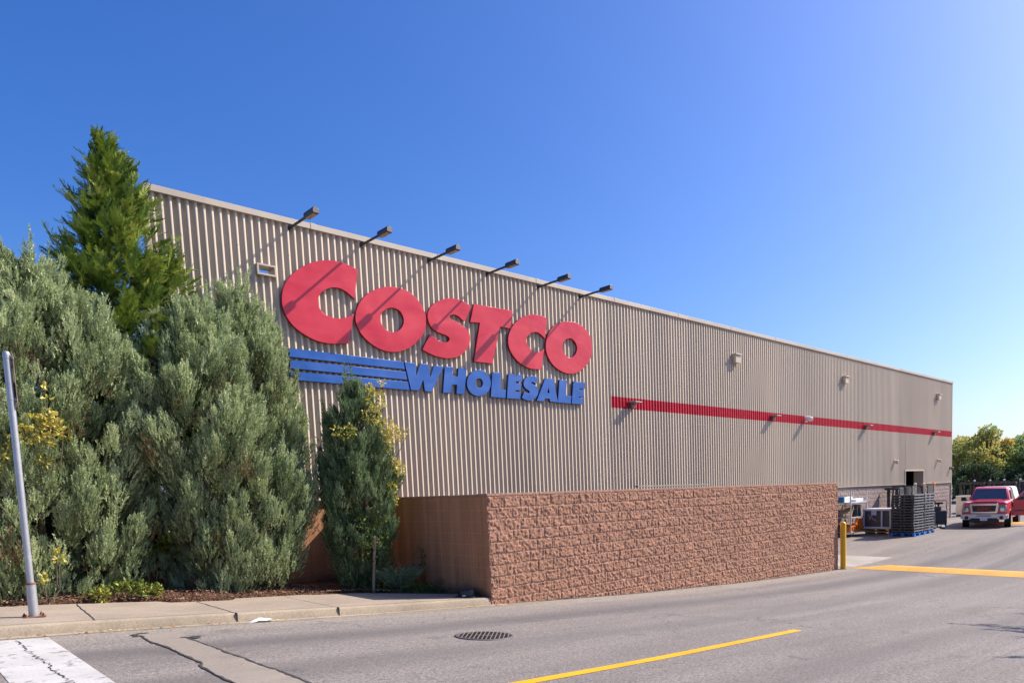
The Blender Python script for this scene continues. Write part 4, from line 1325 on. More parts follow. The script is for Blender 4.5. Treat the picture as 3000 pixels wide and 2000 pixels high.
def juniper(label, base, prof, nclump, per, mat, group, seed, size=(.12, .22), csize=(.22, .38), up=1.0, stems=4, gaps=(), fill=0.35):
    """prof rows: z above base, dx, dy, rx, ry (crown centre offset and half widths)"""
    r = np.random.default_rng(seed)
    root = thing('juniper_shrub', label, 'shrub', base, (0, 0, 0), group)
    zlo, zhi = prof[0][0], prof[-1][0]
    # branch plumes: each starts inside the crown and ends in a tuft at its surface
    P, A, S, Tn = [], [], [], []
    for i in range(nclump):
        z = zlo + (zhi - zlo) * r.uniform(0, 1)
        dx, dy, rx, ry = prof_at(prof, z)
        an = r.uniform(0, 2 * math.pi)
        wob = 0.78 + 0.56 * fbm(np.array([an * 1.6 + seed]), np.array([z * 1.9 + seed]), seed, 2)[0]
        k = r.uniform(0.82, 1.12) if r.uniform() > fill else r.uniform(0.35, 0.8)
        tip = np.array([dx + rx * k * wob * math.cos(an), dy + ry * k * wob * math.sin(an), z + r.uniform(.0, .25)])
        if any((tip[0] - g[0]) ** 2 / g[3] ** 2 + (tip[1] - g[1]) ** 2 / g[4] ** 2 + (tip[2] - g[2]) ** 2 / g[5] ** 2 < 1 for g in gaps):
            continue
        out = np.array([math.cos(an), math.sin(an), 0])
        up_ = r.uniform(.9, 2.0) * up
        bd_ = unit(out * r.uniform(.35, .9) + np.array([r.normal(0, .2), r.normal(0, .2), up_]))
        L = r.uniform(*csize) * 2.5 * (.6 + .4 * min(1, rx + ry))
        n = int(per * r.uniform(.7, 1.3))
        t = r.uniform(0.0, 1, n) ** .75
        d = r.normal(size=(n, 3))
        w = L * (.19 * (1 - t) ** .8 + .030)[:, None]
        p = tip - bd_ * (L * (1 - t))[:, None] + d * w * np.array([.75, .75, .6])
        ax = bd_ * .9 + unit(d) * (.62 - .35 * t)[:, None] + np.array([0, 0, .45])
        P.append(p)
        A.append(ax)
        S.append(r.uniform(*size, n) * (1.12 - .35 * t) * r.uniform(.78, 1.2) * np.where(r.uniform(size=n) < .08, 1.6, 1.0))
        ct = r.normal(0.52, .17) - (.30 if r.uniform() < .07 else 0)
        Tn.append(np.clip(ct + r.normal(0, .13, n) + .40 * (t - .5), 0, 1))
    # leading shoots standing out of the top
    ntop = 60
    for i in range(ntop):
        z = zlo + (zhi - zlo) * (r.uniform(.60, 1.0) if i % 3 else r.uniform(.15, .7))
        dx, dy, rx, ry = prof_at(prof, z)
        an = r.uniform(0, 6.283)
        c = np.array([dx + rx * .9 * math.cos(an), dy + ry * .9 * math.sin(an), z + .1])
        L = r.uniform(.22, .55)
        n = int(26 * L / .4)
        t = np.linspace(0, 1, n)
        lean = np.array([math.cos(an) * .18, math.sin(an) * .18, 1])
        P.append(c + lean * (t * L)[:, None] + r.normal(size=(n, 3)) * .03 * (1 - t[:, None]))
        A.append(lean + r.normal(size=(n, 3)) * .3)
        S.append(r.uniform(.09, .15, n) * (1.1 - .5 * t))
        Tn.append(np.clip(r.normal(.62, .15, n), 0, 1))
    P, A, S, Tn = map(np.concatenate, (P, A, S, Tn))
    keep = P[:, 2] > -0.02
    P, A, S, Tn = P[keep], A[keep], S[keep], Tn[keep]
    wl_ = YB - base[1] - 0.03
    P[:, 1] = np.minimum(P[:, 1], wl_)
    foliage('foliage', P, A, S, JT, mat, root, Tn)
    # stems and bare inner twigs
    m = MB()
    for s in range(stems):
        an = 6.283 * s / stems + r.uniform(-.4, .4)
        pts = []
        for t in np.linspace(0, 0.85, 7):
            z = zlo * .0 + zhi * t
            dx, dy, rx, ry = prof_at(prof, max(z, zlo))
            q = 0.55 * min(1, t * 2.2)
            pts.append((dx * min(1, t * 3) + rx * q * math.cos(an) + r.uniform(-.03, .03), dy * min(1, t * 3) + ry * q * math.sin(an) + r.uniform(-.03, .03), z - 0.05))
        m.tube(pts, [0.055 * (1 - .8 * i / 6) + .006 for i in range(7)], 7)
        for _ in range(14):
            i = r.integers(1, 6)
            p0 = Vector(pts[i])
            an2 = r.uniform(0, 6.283)
            dx, dy, rx, ry = prof_at(prof, p0.z)
            p1 = p0 + Vector((math.cos(an2) * rx * .55, math.sin(an2) * ry * .5, r.uniform(.2, .5)))
            mid = (p0 + p1) / 2 + Vector((0, 0, -.06))
            m.tube([p0, mid, p1], [.016, .010, .004], 5, caps=False)
    m.build('trunk', M_bark, root)
    return root


gJ = 'grey green junipers along the building'
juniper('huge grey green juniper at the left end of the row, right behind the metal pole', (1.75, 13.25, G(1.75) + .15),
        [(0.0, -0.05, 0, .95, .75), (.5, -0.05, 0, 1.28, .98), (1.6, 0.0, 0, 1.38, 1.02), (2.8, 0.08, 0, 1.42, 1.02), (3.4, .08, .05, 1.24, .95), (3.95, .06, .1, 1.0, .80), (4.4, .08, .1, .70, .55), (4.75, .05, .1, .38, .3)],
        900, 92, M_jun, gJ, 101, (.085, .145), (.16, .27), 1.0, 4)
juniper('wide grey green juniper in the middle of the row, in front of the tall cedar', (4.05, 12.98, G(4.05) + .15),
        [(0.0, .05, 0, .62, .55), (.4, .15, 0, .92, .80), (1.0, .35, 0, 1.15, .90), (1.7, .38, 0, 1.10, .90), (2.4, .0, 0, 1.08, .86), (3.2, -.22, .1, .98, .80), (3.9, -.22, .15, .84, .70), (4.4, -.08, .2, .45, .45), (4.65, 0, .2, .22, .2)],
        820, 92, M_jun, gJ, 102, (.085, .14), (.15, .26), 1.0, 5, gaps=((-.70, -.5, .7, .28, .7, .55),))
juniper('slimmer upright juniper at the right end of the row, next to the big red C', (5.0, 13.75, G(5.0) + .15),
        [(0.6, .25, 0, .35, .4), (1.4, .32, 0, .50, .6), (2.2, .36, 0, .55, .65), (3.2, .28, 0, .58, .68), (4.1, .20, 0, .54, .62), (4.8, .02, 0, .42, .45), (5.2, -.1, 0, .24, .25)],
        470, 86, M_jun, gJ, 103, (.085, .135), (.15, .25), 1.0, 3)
juniper('small dark juniper tangled with yellow leaves, alone at the wall corner', (6.36, 12.62, G(6.36) + .10),
        [(0.2, .05, -.05, .34, .35), (.8, .05, -.1, .50, .5), (1.4, .06, -.1, .60, .6), (2.1, .08, -.1, .66, .62), (2.6, .08, -.1, .62, .55), (3.05, .08, -.1, .52, .4), (3.4, .12, -.1, .26, .25), (3.65, .15, -.1, .12, .12)],
        400, 76, M_jundark, None, 104, (.08, .13), (.13, .22), 1.0, 4, fill=0.25)


def cedar(label, base, prof, seed):
    r = np.random.default_rng(seed)
    root = thing('cedar_tree', label, 'tree', base)
    H = prof[-1][0]
    P, A, S, Tn, Sd = [], [], [], [], []
    m = MB()
    m.tube([(0, 0, -.1), (.02, 0, H * .3), (-.02, .02, H * .6), (.04, 0, H * .86), (.05, 0, H * 1.0)], [.14, .11, .07, .03, .008], 8)
    nb = 150
    for i in range(nb):
        z = H * (0.10 + 0.89 * (i / nb) ** .85)
        if r.uniform() < .10:
            continue
        dx, dy, rx, ry = prof_at(prof, z)
        an = i * 2.39996 + r.uniform(-.5, .5)
        rr_ = r.uniform(.55, 1.0) if r.uniform() < .6 else r.uniform(1.0, 1.22)
        tip = np.array([dx + rx * rr_ * math.cos(an), dy + ry * rr_ * math.sin(an), z + r.uniform(-.05, .30)])
        b0 = np.array([dx * .3, dy * .3, z - r.uniform(.10, .40)])
        L = np.linalg.norm(tip - b0)
        if i % 2 == 0:
            m.tube([b0, (b0 + tip) / 2 + [0, 0, -.05], tip], [.022, .012, .004], 5, caps=False)
        n = int(40 + 95 * L)
        t = r.uniform(.2, 1.02, n) ** .7
        p = b0 + (tip - b0) * t[:, None] + np.stack([np.zeros(n), np.zeros(n), -.08 * np.sin(t * 3.14)], -1)
        out = unit(tip - b0)
        lat = unit(np.cross(out, [0, 0, 1.0]))
        w = (0.17 * L * (1.08 - t) + .03)
        p = p + lat * (r.normal(size=n) * w)[:, None] + np.array([0, 0, 1.0]) * (r.normal(size=n) * (.05 + .06 * L))[:, None]
        ax = out + lat * r.normal(size=(n, 1)) * .6 + r.normal(size=(n, 3)) * .25 + np.array([0, 0, .10])
        P.append(p)
        A.append(ax)
        S.append(r.uniform(.10, .20, n) * (.8 + .3 * min(1, L)) * (1.15 - .30 * t))
        Sd.append(np.cross(np.cross(ax, [0, 0, 1.0]), ax) + r.normal(size=(n, 3)) * .45)
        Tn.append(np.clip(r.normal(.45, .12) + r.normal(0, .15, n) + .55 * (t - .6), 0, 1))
    for i in range(330):
        z = H * r.uniform(.30, 1.0)
        dx, dy, rx, ry = prof_at(prof, z)
        an = r.uniform(0, 6.283)
        o_ = np.array([math.cos(an), math.sin(an), r.uniform(.1, .9)])
        n = 3
        P.append(np.array([dx + rx * .92 * math.cos(an), dy + ry * .92 * math.sin(an), z + .1]) + r.normal(size=(n, 3)) * .05)
        ax = o_ + r.normal(size=(n, 3)) * .30
        A.append(ax)
        S.append(r.uniform(.18, .34, n) * min(1, .5 + rx))
        Sd.append(np.cross(np.cross(ax, [0, 0, 1.0]), ax) + r.normal(size=(n, 3)) * .3)
        Tn.append(np.clip(r.normal(.62, .18, n), 0, 1))
    # leader sprays
    for k in range(26):
        z = H * r.uniform(.90, 1.0)
        n = 3
        an = r.uniform(0, 6.28)
        P.append(np.array([[.11, 0, z]] * n) + r.normal(size=(n, 3)) * .02)
        ax = np.array([[math.cos(an) * .8, math.sin(an) * .8, .8]] * n) + r.normal(size=(n, 3)) * .3
        A.append(ax)
        S.append(r.uniform(.14, .26, n))
        Sd.append(r.normal(size=(n, 3)))
        Tn.append(r.uniform(.3, .7, n))
    P, A, S, Tn, Sd = map(np.concatenate, (P, A, S, Tn, Sd))
    inside = (P[:, 0] + base[0] > 3.80) & (P[:, 1] + base[1] > YB - .05)
    P, A, S, Tn, Sd = P[~inside], A[~inside], S[~inside], Tn[~inside], Sd[~inside]
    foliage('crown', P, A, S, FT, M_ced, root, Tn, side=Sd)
    m.build('trunk', M_bark, root)
    return root


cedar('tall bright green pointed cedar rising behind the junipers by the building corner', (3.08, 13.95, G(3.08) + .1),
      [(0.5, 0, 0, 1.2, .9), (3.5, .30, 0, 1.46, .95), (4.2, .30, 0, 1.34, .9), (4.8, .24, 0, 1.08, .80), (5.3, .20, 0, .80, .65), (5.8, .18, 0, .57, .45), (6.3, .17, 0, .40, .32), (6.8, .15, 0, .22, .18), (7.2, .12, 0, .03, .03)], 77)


def vine(name, label, cat, base, spots, mat, group, seed, sz=(.035, .06), stem=None):
    """spots: (x,y,z,r,n,tint) clusters of broad leaves"""
    r = np.random.default_rng(seed)
    root = thing(name, label, cat, base, (0, 0, 0), group)
    P, A, S, Tn = [], [], [], []
    m = MB()
    for (x, y, z, rad, n, tn) in spots:
        c = np.array([x, y, z]) - np.array(base)
        d = unit(r.normal(size=(n, 3)))
        p = c + d * (rad * r.uniform(.2, 1, n) ** .5)[:, None] * np.array([1, .7, 1.15])
        P.append(p)
        A.append(d * .7 + r.normal(size=(n, 3)) * .5 + np.array([0, -.2, .2]))
        S.append(r.uniform(*sz, n))
        Tn.append(np.clip(r.normal(tn, .18, n), 0, 1))
        q = Vector(tuple(c))
        lo_ = q * .0 + Vector((q.x * .82, q.y * .6 + .10, max(0.0, q.z - .45)))
        m.tube([tuple(lo_), (q.x * .93, q.y * .8 + .03, q.z - .2 * min(1, q.z)), tuple(c)], [.007, .005, .003], 5, caps=False)
    if len(spots) > 1:
        ord_ = sorted(spots, key=lambda q_: q_[2])
        m.tube([(0, .12, 0)] + [((q_[0] - base[0]) * .82, (q_[1] - base[1]) * .6 + .10, max(0.0, q_[2] - base[2] - .45)) for q_ in ord_], .006, 5, caps=False)
    P, A, S, Tn = map(np.concatenate, (P, A, S, Tn))
    foliage('leaves', P, A, S, [leaf_template(.10), leaf_template(-.08)], mat, root, Tn)
    m.build('stems', M_twig, root)
    return root


r_ = np.random.default_rng(3)
sp = []
for (x, z, rad, n, tn) in ((6.62, 3.55, .20, 150, .8), (6.50, 3.25, .18, 120, .78), (6.78, 3.05, .18, 120, .85), (6.92, 2.95, .16, 120, .9), (6.75, 2.78, .13, 90, .9), (7.05, 2.95, .10, 50, .8),
                           (6.48, 3.75, .07, 30, .8), (6.75, 3.85, .06, 26, .8), (6.98, 2.30, .12, 100, .9), (6.85, 2.42, .09, 60, .85), (6.80, 1.95, .10, 60, .55), (6.82, 1.75, .10, 60, .7),
                           (6.10, 2.98, .10, 45, .55), (5.95, 2.92, .12, 45, .5), (5.80, 2.95, .08, 26, .5), (6.55, 1.50, .16, 70, .28), (6.45, 1.15, .18, 80, .25), (6.30, .85, .18, 80, .2), (6.62, .95, .14, 60, .3),
                           (6.2, 1.35, .12, 50, .25), (6.5, .6, .2, 80, .15), (7.22, 3.0, .04, 10, .7)):
    sp.append((x, 12.02 - .1 * (2.2 - abs(z - 2.2)) * .3, z + .1, rad, n, tn))
vine('climbing_vine', 'yellow leaved vine climbing through the small dark juniper', 'vine', (6.45, 12.25, G(6.45) + .1), sp, M_vine, None, 21, (.04, .065))
sp = []
for (x, z, rad, n, tn) in ((1.80, 3.10, .10, 60, .8), (1.84, 2.95, .13, 90, .85), (1.62, 3.02, .11, 60, .7), (1.52, 2.85, .12, 60, .7), (1.74, 2.78, .09, 40, .75), (1.40, 2.75, .10, 40, .65),
                           (1.25, 2.55, .13, 55, .6), (1.12, 2.85, .10, 45, .55), (1.08, 2.35, .12, 45, .5), (1.70, 2.55, .08, 35, .6), (1.80, 3.52, .025, 8, .9), (1.81, 3.35, .03, 8, .6), (1.95, 2.90, .10, 25, .45)):
    sp.append((x + .03, 12.12, z, rad, n, tn))
vine('climbing_vine', 'yellow leaved vine poking out of the huge juniper beside the pole', 'vine', (1.7, 12.3, G(1.7) + .1), sp, M_vine, None, 22, (.05, .085))
sp = [(1.80, 12.15, 1.20, .06, 26, .75), (1.77, 12.15, 1.28, .03, 8, .5), (1.60, 12.1, .95, .05, 18, .75)]
vine('climbing_vine', 'few yellow leaves low down in the huge juniper right of the pole', 'vine', (1.75, 12.3, G(1.75) + .1), sp, M_vine, None, 23, (.045, .075))
sp = []
for k in range(26):
    x = r_.uniform(2.15, 3.0)
    sp.append((x, 12.12 + r_.uniform(-.05, .25), G(x) + .17 + r_.uniform(0, .24) * (1 - abs(x - 2.6) / .8), .08, 26, r_.uniform(.35, .85)))
vine('groundcover_shrub', 'low yellow green leafy shrub on the mulch under the junipers', 'shrub', (2.6, 12.2, G(2.6) + .15), sp, M_ivy, None, 24, (.04, .07))
sp = []
for k in range(40):
    x = r_.uniform(6.05, 7.38)
    sp.append((x, np.interp(x, [6, 6.6, 7.4], [12.15, 11.85, 11.3]) + r_.uniform(0, .35), G(x) + .10 + r_.uniform(0, .10), .09, 36, r_.uniform(.1, .45)))
for (x, z) in ((7.36, .75), (7.35, .6), (7.34, .45), (7.36, .3), (7.30, .85), (7.18, .9)):
    sp.append((x, 12.0 - (7.4 - x), z, .05, 22, .2))
vine('ivy_patch', 'patch of low green ivy at the foot of the smooth wall', 'plant', (6.7, 12.1, G(6.7) + .1), sp, M_ivy, None, 25, (.03, .05))
# pale grass-like juniper offshoot at the corner
rt = thing('juniper_offshoot', 'low silvery juniper sprig on the ground in the shaded wall corner', 'shrub', (6.85, 11.95, G(6.85) + .1))
n = 420
an = r_.uniform(0, 6.28, n)
ln = r_.uniform(0, 1, n)
P = np.stack([np.cos(an) * ln * .40, np.sin(an) * ln * .25, .04 + ln * .28 + r_.uniform(-.05, .12, n)], -1)
foliage('foliage', P, np.stack([np.cos(an), np.sin(an) * .6, np.full(n, .7)], -1), r_.uniform(.12, .2, n), JT, M_jundark, rt, np.clip(r_.normal(.8, .1, n), 0, 1))  # dark foliage on a silvery sprig: the corner's shade put into the colour
m = MB()
for k in range(12):
    a_ = k * .52
    m.tube([(0, 0, 0), (math.cos(a_) * .2, math.sin(a_) * .12, .15), (math.cos(a_) * .4, math.sin(a_) * .25, .34)], [.006, .004, .002], 5, caps=False)
m.build('stems', M_twig, rt)
# wooden stake leaning in the small juniper
m = MB().bar((0, 0, -0.15), (0.09, -.04, 1.02), 0.045, 0.045)
b = m.build('wooden_stake', simple('stake_wood', (0.30, 0.20, 0.14), 0.9, var=0.3, scale=20), None, 0.004)
b.location = (6.30, 11.97, G(6.3) + .1)
tag(b, 'thin weathered wooden stake leaning among the small juniper stems', 'stake')


# ------------------------------------------------------------------ background trees
def broad_tree(label, base, H, R_, seed, pal, group, dens_=1.0, trunk_h=.22):
    r = np.random.default_rng(seed)
    root = thing('deciduous_tree', label, 'tree', base, (0, 0, 0), group)
    m = MB()
    m.tube([(0, 0, -.2), (.1, 0, H * .25), (0, .1, H * .5), (.1, 0, H * .8)], [.22, .17, .12, .04], 8)
    P, A, S, Tn = [], [], [], []
    ncl = int(74 * dens_)
    for i in range(ncl):
        d = unit(r.normal(size=3))
        k = r.uniform(.45, 1.0) ** .6
        zc = H * (trunk_h + (1 - trunk_h) * .5)
        c = np.array([d[0] * R_ * k, d[1] * R_ * k, zc + d[2] * H * (1 - trunk_h) * .48 * k])
        c[:2] *= 1.0 - .35 * max(0, (c[2] / H - .6) / .4)
        m.tube([(0, 0, c[2] * .55), tuple(c * [.5, .5, .85]), tuple(c)], [.06, .04, .012], 5, caps=False)
        cr = r.uniform(.45, .95) * R_ * .34
        n = int(150 * r.uniform(.6, 1.3))
        dd = unit(r.normal(size=(n, 3)))
        P.append(c + dd * (cr * r.uniform(.3, 1, n) ** .5)[:, None] * [1, 1, .75])
        A.append(dd + r.normal(size=(n, 3)) * .6)
        S.append(r.uniform(.16, .32, n))
        hue = r.normal(.45, .17)
        if c[2] > H * .72:
            hue += .10
        Tn.append(np.clip(hue + r.normal(0, .12, n), 0, 1))
    P, A, S, Tn = map(np.concatenate, (P, A, S, Tn))
    foliage('crown', P, A, S, [leaf_template(.15), leaf_template(-.1)], pal, root, Tn)
    m.build('trunk', M_bark, root)
    return root


M_leaf1 = tint_mat('autumn_leaf', [(0, (0.17, 0.24, 0.08)), (.4, (0.38, 0.44, 0.13)), (.7, (0.56, 0.46, 0.12)), (1, (0.62, 0.42, 0.12))], .6, .42, .3)
M_leaf2 = tint_mat('green_leaf', [(0, (0.13, 0.20, 0.08)), (.5, (0.31, 0.41, 0.15)), (1, (0.45, 0.50, 0.16))], .6, .42, .3)
M_leaf3 = tint_mat('dark_leaf', [(0, (0.03, 0.06, 0.03)), (.5, (0.09, 0.14, 0.06)), (1, (0.12, 0.15, 0.05))], .6, .25, .3)
gT = 'trees beyond the yard'
broad_tree('yellowing tree showing just right of the building corner', (81.0, 25.3, -.4), 6.5, 3.0, 41, M_leaf1, gT)
broad_tree('green and golden tree right behind the row of forklifts', (79.0, 22.6, -.4), 7.1, 2.9, 42, M_leaf1, gT)
broad_tree('deep green tree above the red pickup roof', (83.0, 20.4, -.4), 6.5, 3.0, 43, M_leaf2, gT)
broad_tree('green tree at the right edge of the picture beyond the dark container', (80.0, 17.2, -.4), 6.5, 3.0, 44, M_leaf2, gT)
broad_tree('dark low tree filling the gap behind the row of forklifts', (74.0, 22.0, -.4), 3.6, 2.2, 45, M_leaf3, gT, .8, .05)
broad_tree('dark low tree behind the dark container', (76.0, 18.0, -.4), 3.6, 2.3, 46, M_leaf3, gT, .8, .05)
broad_tree('tall green tree in the second row left of the golden crown', (97.0, 29.5, -.4), 7.0, 3.4, 47, M_leaf2, gT)
broad_tree('tall green tree in the second row behind the deep green one', (98.0, 23.5, -.4), 7.4, 3.4, 48, M_leaf2, gT)

# ------------------------------------------------------------------ street furniture
M_galv = simple('galvanised_steel', (0.44, 0.44, 0.46), 0.38, 0.55, var=0.10, scale=14)
M_rust = simple('rusty_steel', (0.20, 0.085, 0.045), 0.85, var=0.4, scale=40)
M_signedge = simple('faded_sign_edge', (0.46, 0.28, 0.27), 0.6)
PX, PY = 1.291, 10.762
pole = thing('sign_pole', 'bare galvanised metal pole bolted to the sidewalk', 'pole', (PX, PY, G(PX) + KH))
MB().tube([(0, 0, 0.01), (0, 0, 3.06)], 0.036, 20).build('post', M_galv, pole, smooth=True)
MB().tube([(0, 0, 0.006), (0, 0, 0.40)], 0.050, 20).build('sleeve', M_galv, pole, smooth=True)
MB().lathe([(0.037, 3.055), (0.039, 3.075), (0.030, 3.10), (0.008, 3.112)], 20).build('post_cap', M_galv, pole, smooth=True)
MB().box(-0.105, 0.105, -0.105, 0.105, 0.0, 0.014).build('base_plate', M_rust, pole, 0.003)
for (a_, b_) in ((-.082, -.082), (.082, -.082), (-.082, .082), (.082, .082)):
    MB().lathe([(0.016, 0.012), (0.016, 0.032), (0.008, 0.033), (0.008, 0.048)], 8, (a_, b_, 0)).build('bolt', M_rust, pole)
for z in (2.56, 3.04):
    MB().tube([(0, 0, z - .009), (0, 0, z + .009)], 0.040, 20).build('strap', M_galv, pole)
    MB().box(0.036, 0.062, -0.02, 0.012, z - .012, z + .012).build('strap_screw', M_galv, pole)
MB().tube([(0, 0, 0.39), (0, 0, 0.412)], 0.053, 20).build('sleeve_ring', M_rust, pole)
MB().bar((.052, -.05, 2.77), (.068, .09, 2.77), .005, .62).build('sign_panel', M_signedge, pole, 0.001)

M_boll = simple('bollard_yellow', (0.72, 0.40, 0.012), 0.42, var=0.08, scale=5)
bo = thing('bollard', 'yellow round topped bollard at the end of the block wall', 'bollard', (20.66, 9.86, G(20.66)))
pr = [(0.085, -0.1), (0.085, 1.36)] + [(0.085 * math.cos(t), 1.36 + 0.085 * math.sin(t)) for t in np.linspace(0.2, 1.5, 8)]
MB().lathe(pr, 24).build('sleeve', M_boll, bo, smooth=True)
MB().lathe([(0.10, -0.02), (0.10, 0.012), (0.086, 0.02)], 24).build('base_ring', simple('bollard_base', (0.12, 0.09, 0.04), 0.9), bo)

# speed humps across the yard road
def hump(label, xa, xb, y0, y1, tip):
    t = thing('speed_hump', label, 'speed hump', ((xa + xb) / 2, y1, G((xa + xb) / 2)), (0, 0, 0), 'yellow speed humps across the yard road')
    ox, oy, oz = t.location
    ys = np.concatenate([[y1], np.linspace(y1 - tip, y0, 24)])
    us = np.linspace(0, 1, 15)
    vs, fs = [], []
    for j, y in enumerate(ys):
        e = 0.06 if j == 0 else 1.0
        for u in us:
            u2 = 0.02 + (u * 0.98) if j else 0.02 + u * 0.06
            x = xa + (xb - xa) * (u if j else u2)
            vs.append((x - ox, y - oy, G(x) + 0.004 + 0.075 * math.sin(math.pi * u) ** 1.0 * e - oz))
    n = len(us)
    for j in range(len(ys) - 1):
        for k in range(n - 1):
            q = j * n + k
            fs.append((q, q + 1, q + n + 1, q + n))
    np_mesh('painted_hump', np.array(vs), np.array(fs), M_yellow2, t, smooth=True)
    return t


hump('worn yellow speed hump beside the yellow bollard', 20.95, 22.25, -3.0, 9.75, 0.85)
hump('yellow speed hump under the red pickup', 39.35, 40.35, 3.5, 11.3, 0.6)

# storm drain grate in the road
MX, MY = 5.18, 7.10
gr = thing('drain_grate', 'round dark iron drain grate in the road', 'drain grate', (MX, MY, G(MX)), (0, math.atan(-(G(MX + .3) - G(MX - .3)) / .6), 0))
M_iron = simple('cast_iron', (0.19, 0.155, 0.145), 0.65, 0.1, var=0.25, scale=30)
M_pit = simple('pit_black', (0.022, 0.016, 0.018), 0.9)
MB().lathe([(0.355, 0.004), (0.355, 0.0085), (0.30, 0.0085), (0.30, 0.004)], 40).build('pit', M_pit, gr)
# frame ring
vs, fs = [], []
N = 48
for k in range(N):
    a_ = 2 * math.pi * k / N
    for rr2, zz in ((0.362, 0.0035), (0.358, 0.012), (0.330, 0.013), (0.326, 0.008)):
        vs.append((rr2 * math.cos(a_), rr2 * math.sin(a_), zz))
for k in range(N):
    for j in range(3):
        q = k * 4 + j
        q2 = ((k + 1) % N) * 4 + j
        fs.append((q, q2, q2 + 1, q + 1))
np_mesh('frame_ring', np.array(vs), np.array(fs), simple('ring_iron', (0.095, 0.08, 0.078), 0.6, var=.3, scale=30), gr)
bd = Vector((0.66, 0.75, 0)).normalized()
bn = Vector((-bd.y, bd.x, 0))
m = MB()
for k in range(-6, 7):
    o = k * 0.050 + 0.008
    hl = math.sqrt(max(0.0, 0.327 ** 2 - o * o))
    if hl < 0.05:
        continue
    m.bar(bn * o - bd * hl + Vector((0, 0, .012)), bn * o + bd * hl + Vector((0, 0, .012)), 0.012, 0.005)
m.bar(-bn * 0.10 + Vector((0, 0, .0118)), bn * 0.10 + Vector((0, 0, .0118)), 0.03, 0.004)
m.build('bars', M_iron, gr)

# litter by the kerb
lt = thing('paper_litter', 'crumpled white paper litter by the kerb', 'litter', (3.55, 9.82, G(3.55)))
r2 = np.random.default_rng(8)
xs2, ys2 = np.meshgrid(np.linspace(-.15, .15, 14), np.linspace(-.05, .05, 7), indexing='ij')
hz = 0.012 + 0.05 * fbm(xs2 * 18 + 3, ys2 * 18, 4, 3) * (1 - (xs2 / .16) ** 2)
v = np.stack([xs2 + (r2.uniform(-.012, .012, xs2.shape)), ys2 + r2.uniform(-.012, .012, xs2.shape), hz], -1).reshape(-1, 3)
ii, jj = np.meshgrid(np.arange(13), np.arange(6), indexing='ij')
q = (ii * 7 + jj).ravel()
np_mesh('paper', v, np.stack([q, q + 7, q + 8, q + 1], -1), simple('white_paper', (0.78, 0.77, 0.76), 0.8), lt)

# round black bait box by the wall corner
bt = thing('bait_station', 'low round black plastic box at the wall corner on the sidewalk', 'box', (7.20, 10.32, G(7.2) + KH + .004), (0, 0, 2.2))
M_blk = simple('black_plastic', (0.018, 0.018, 0.020), 0.45, coord='O', var=.25)
MB().lathe([(0.19, 0.0), (0.19, 0.02), (0.155, 0.022), (0.160, 0.12), (0.150, 0.135), (0.10, 0.145), (0.02, 0.147)], 24).build('body', M_blk, bt, smooth=True)
MB().box(-0.19, 0.19, -0.19, 0.19, -0.002, 0.016).build('base', simple('bait_base', (.06, .06, .062), .6), bt, 0.004)
MB().box(-0.03, 0.03, 0.150, 0.164, 0.03, 0.05).build('sticker', M_offwhite, bt)

# ------------------------------------------------------------------ pickup truck
M_truck = NT('truck_red')
M_truck.color((0.62, 0.040, 0.045)).rough(0.22, 0.5)
M_truck.b.inputs['Coat Weight'].default_value = 0.7
M_truck = M_truck.m
M_chrome = simple('bright_chrome', (0.68, 0.68, 0.70), 0.16, 0.95, var=.03, coord='O')
M_silver = simple('bumper_silver', (0.60, 0.57, 0.55), 0.32, 0.35, var=.05, coord='O')
M_glass = NT('dark_glass')
M_glass.color((0.03, 0.05, 0.085)).rough(0.06, 0.8)
M_glass = M_glass.m
M_lampglass = NT('headlamp_glass')
M_lampglass.color((0.56, 0.50, 0.46)).rough(0.35, 0.5)
M_lampglass = M_lampglass.m
M_tyre = simple('tyre_rubber', (0.022, 0.021, 0.022), 0.85, coord='O')
M_blackpl = simple('black_trim', (0.02, 0.02, 0.022), 0.5, coord='O')
M_inner = simple('truck_inner', (0.06, 0.05, 0.05), 0.8, coord='O')

hd = math.atan2(-0.15, -0.988)
TX, TY = 37.30, 10.64
c0, s0 = math.cos(hd), math.sin(hd)
tr = thing('pickup_truck', 'red pickup truck facing the camera with its driver door open', 'pickup truck', (TX, TY, G(TX)), (0, 0, hd))
# local: x forward with front axle at 0, y to the driver's side (left), z up


def loft(name, secs, mat, parent, bev=0.0, caps=True, smooth=True):
    """secs: list of closed rings (same count)"""
    n = len(secs[0])
    vs = [p for s in secs for p in s]
    fs = []
    for i in range(len(secs) - 1):
        for k in range(n):
            k2 = (k + 1) % n
            fs.append((i * n + k, i * n + k2, (i + 1) * n + k2, (i + 1) * n + k))
    m_ = MB()
    m_._add(vs, fs + ([tuple(range(n - 1, -1, -1)), tuple((len(secs) - 1) * n + k for k in range(n))] if caps else []))
    return m_.build(name, mat, parent, bev, smooth)


def ring(x, hw, z0, z1, r=0.10, sh=0.0, dx=0.0):
    """rounded cross-section at x: half width hw, from z0 up to z1, top narrowed by sh"""
    pts = []
    for sy, pat in ((1, 0), (-1, 1)):
        seq = [(hw, z0), (hw + .015, (z0 + z1) / 2), (hw - sh, z1 - r), (hw - sh - r * .35, z1 - r * .3), (hw - sh - r, z1)]
        if pat:
            seq = seq[::-1]
        for y, z in seq:
            pts.append((x + dx, sy * y, z))
    return pts


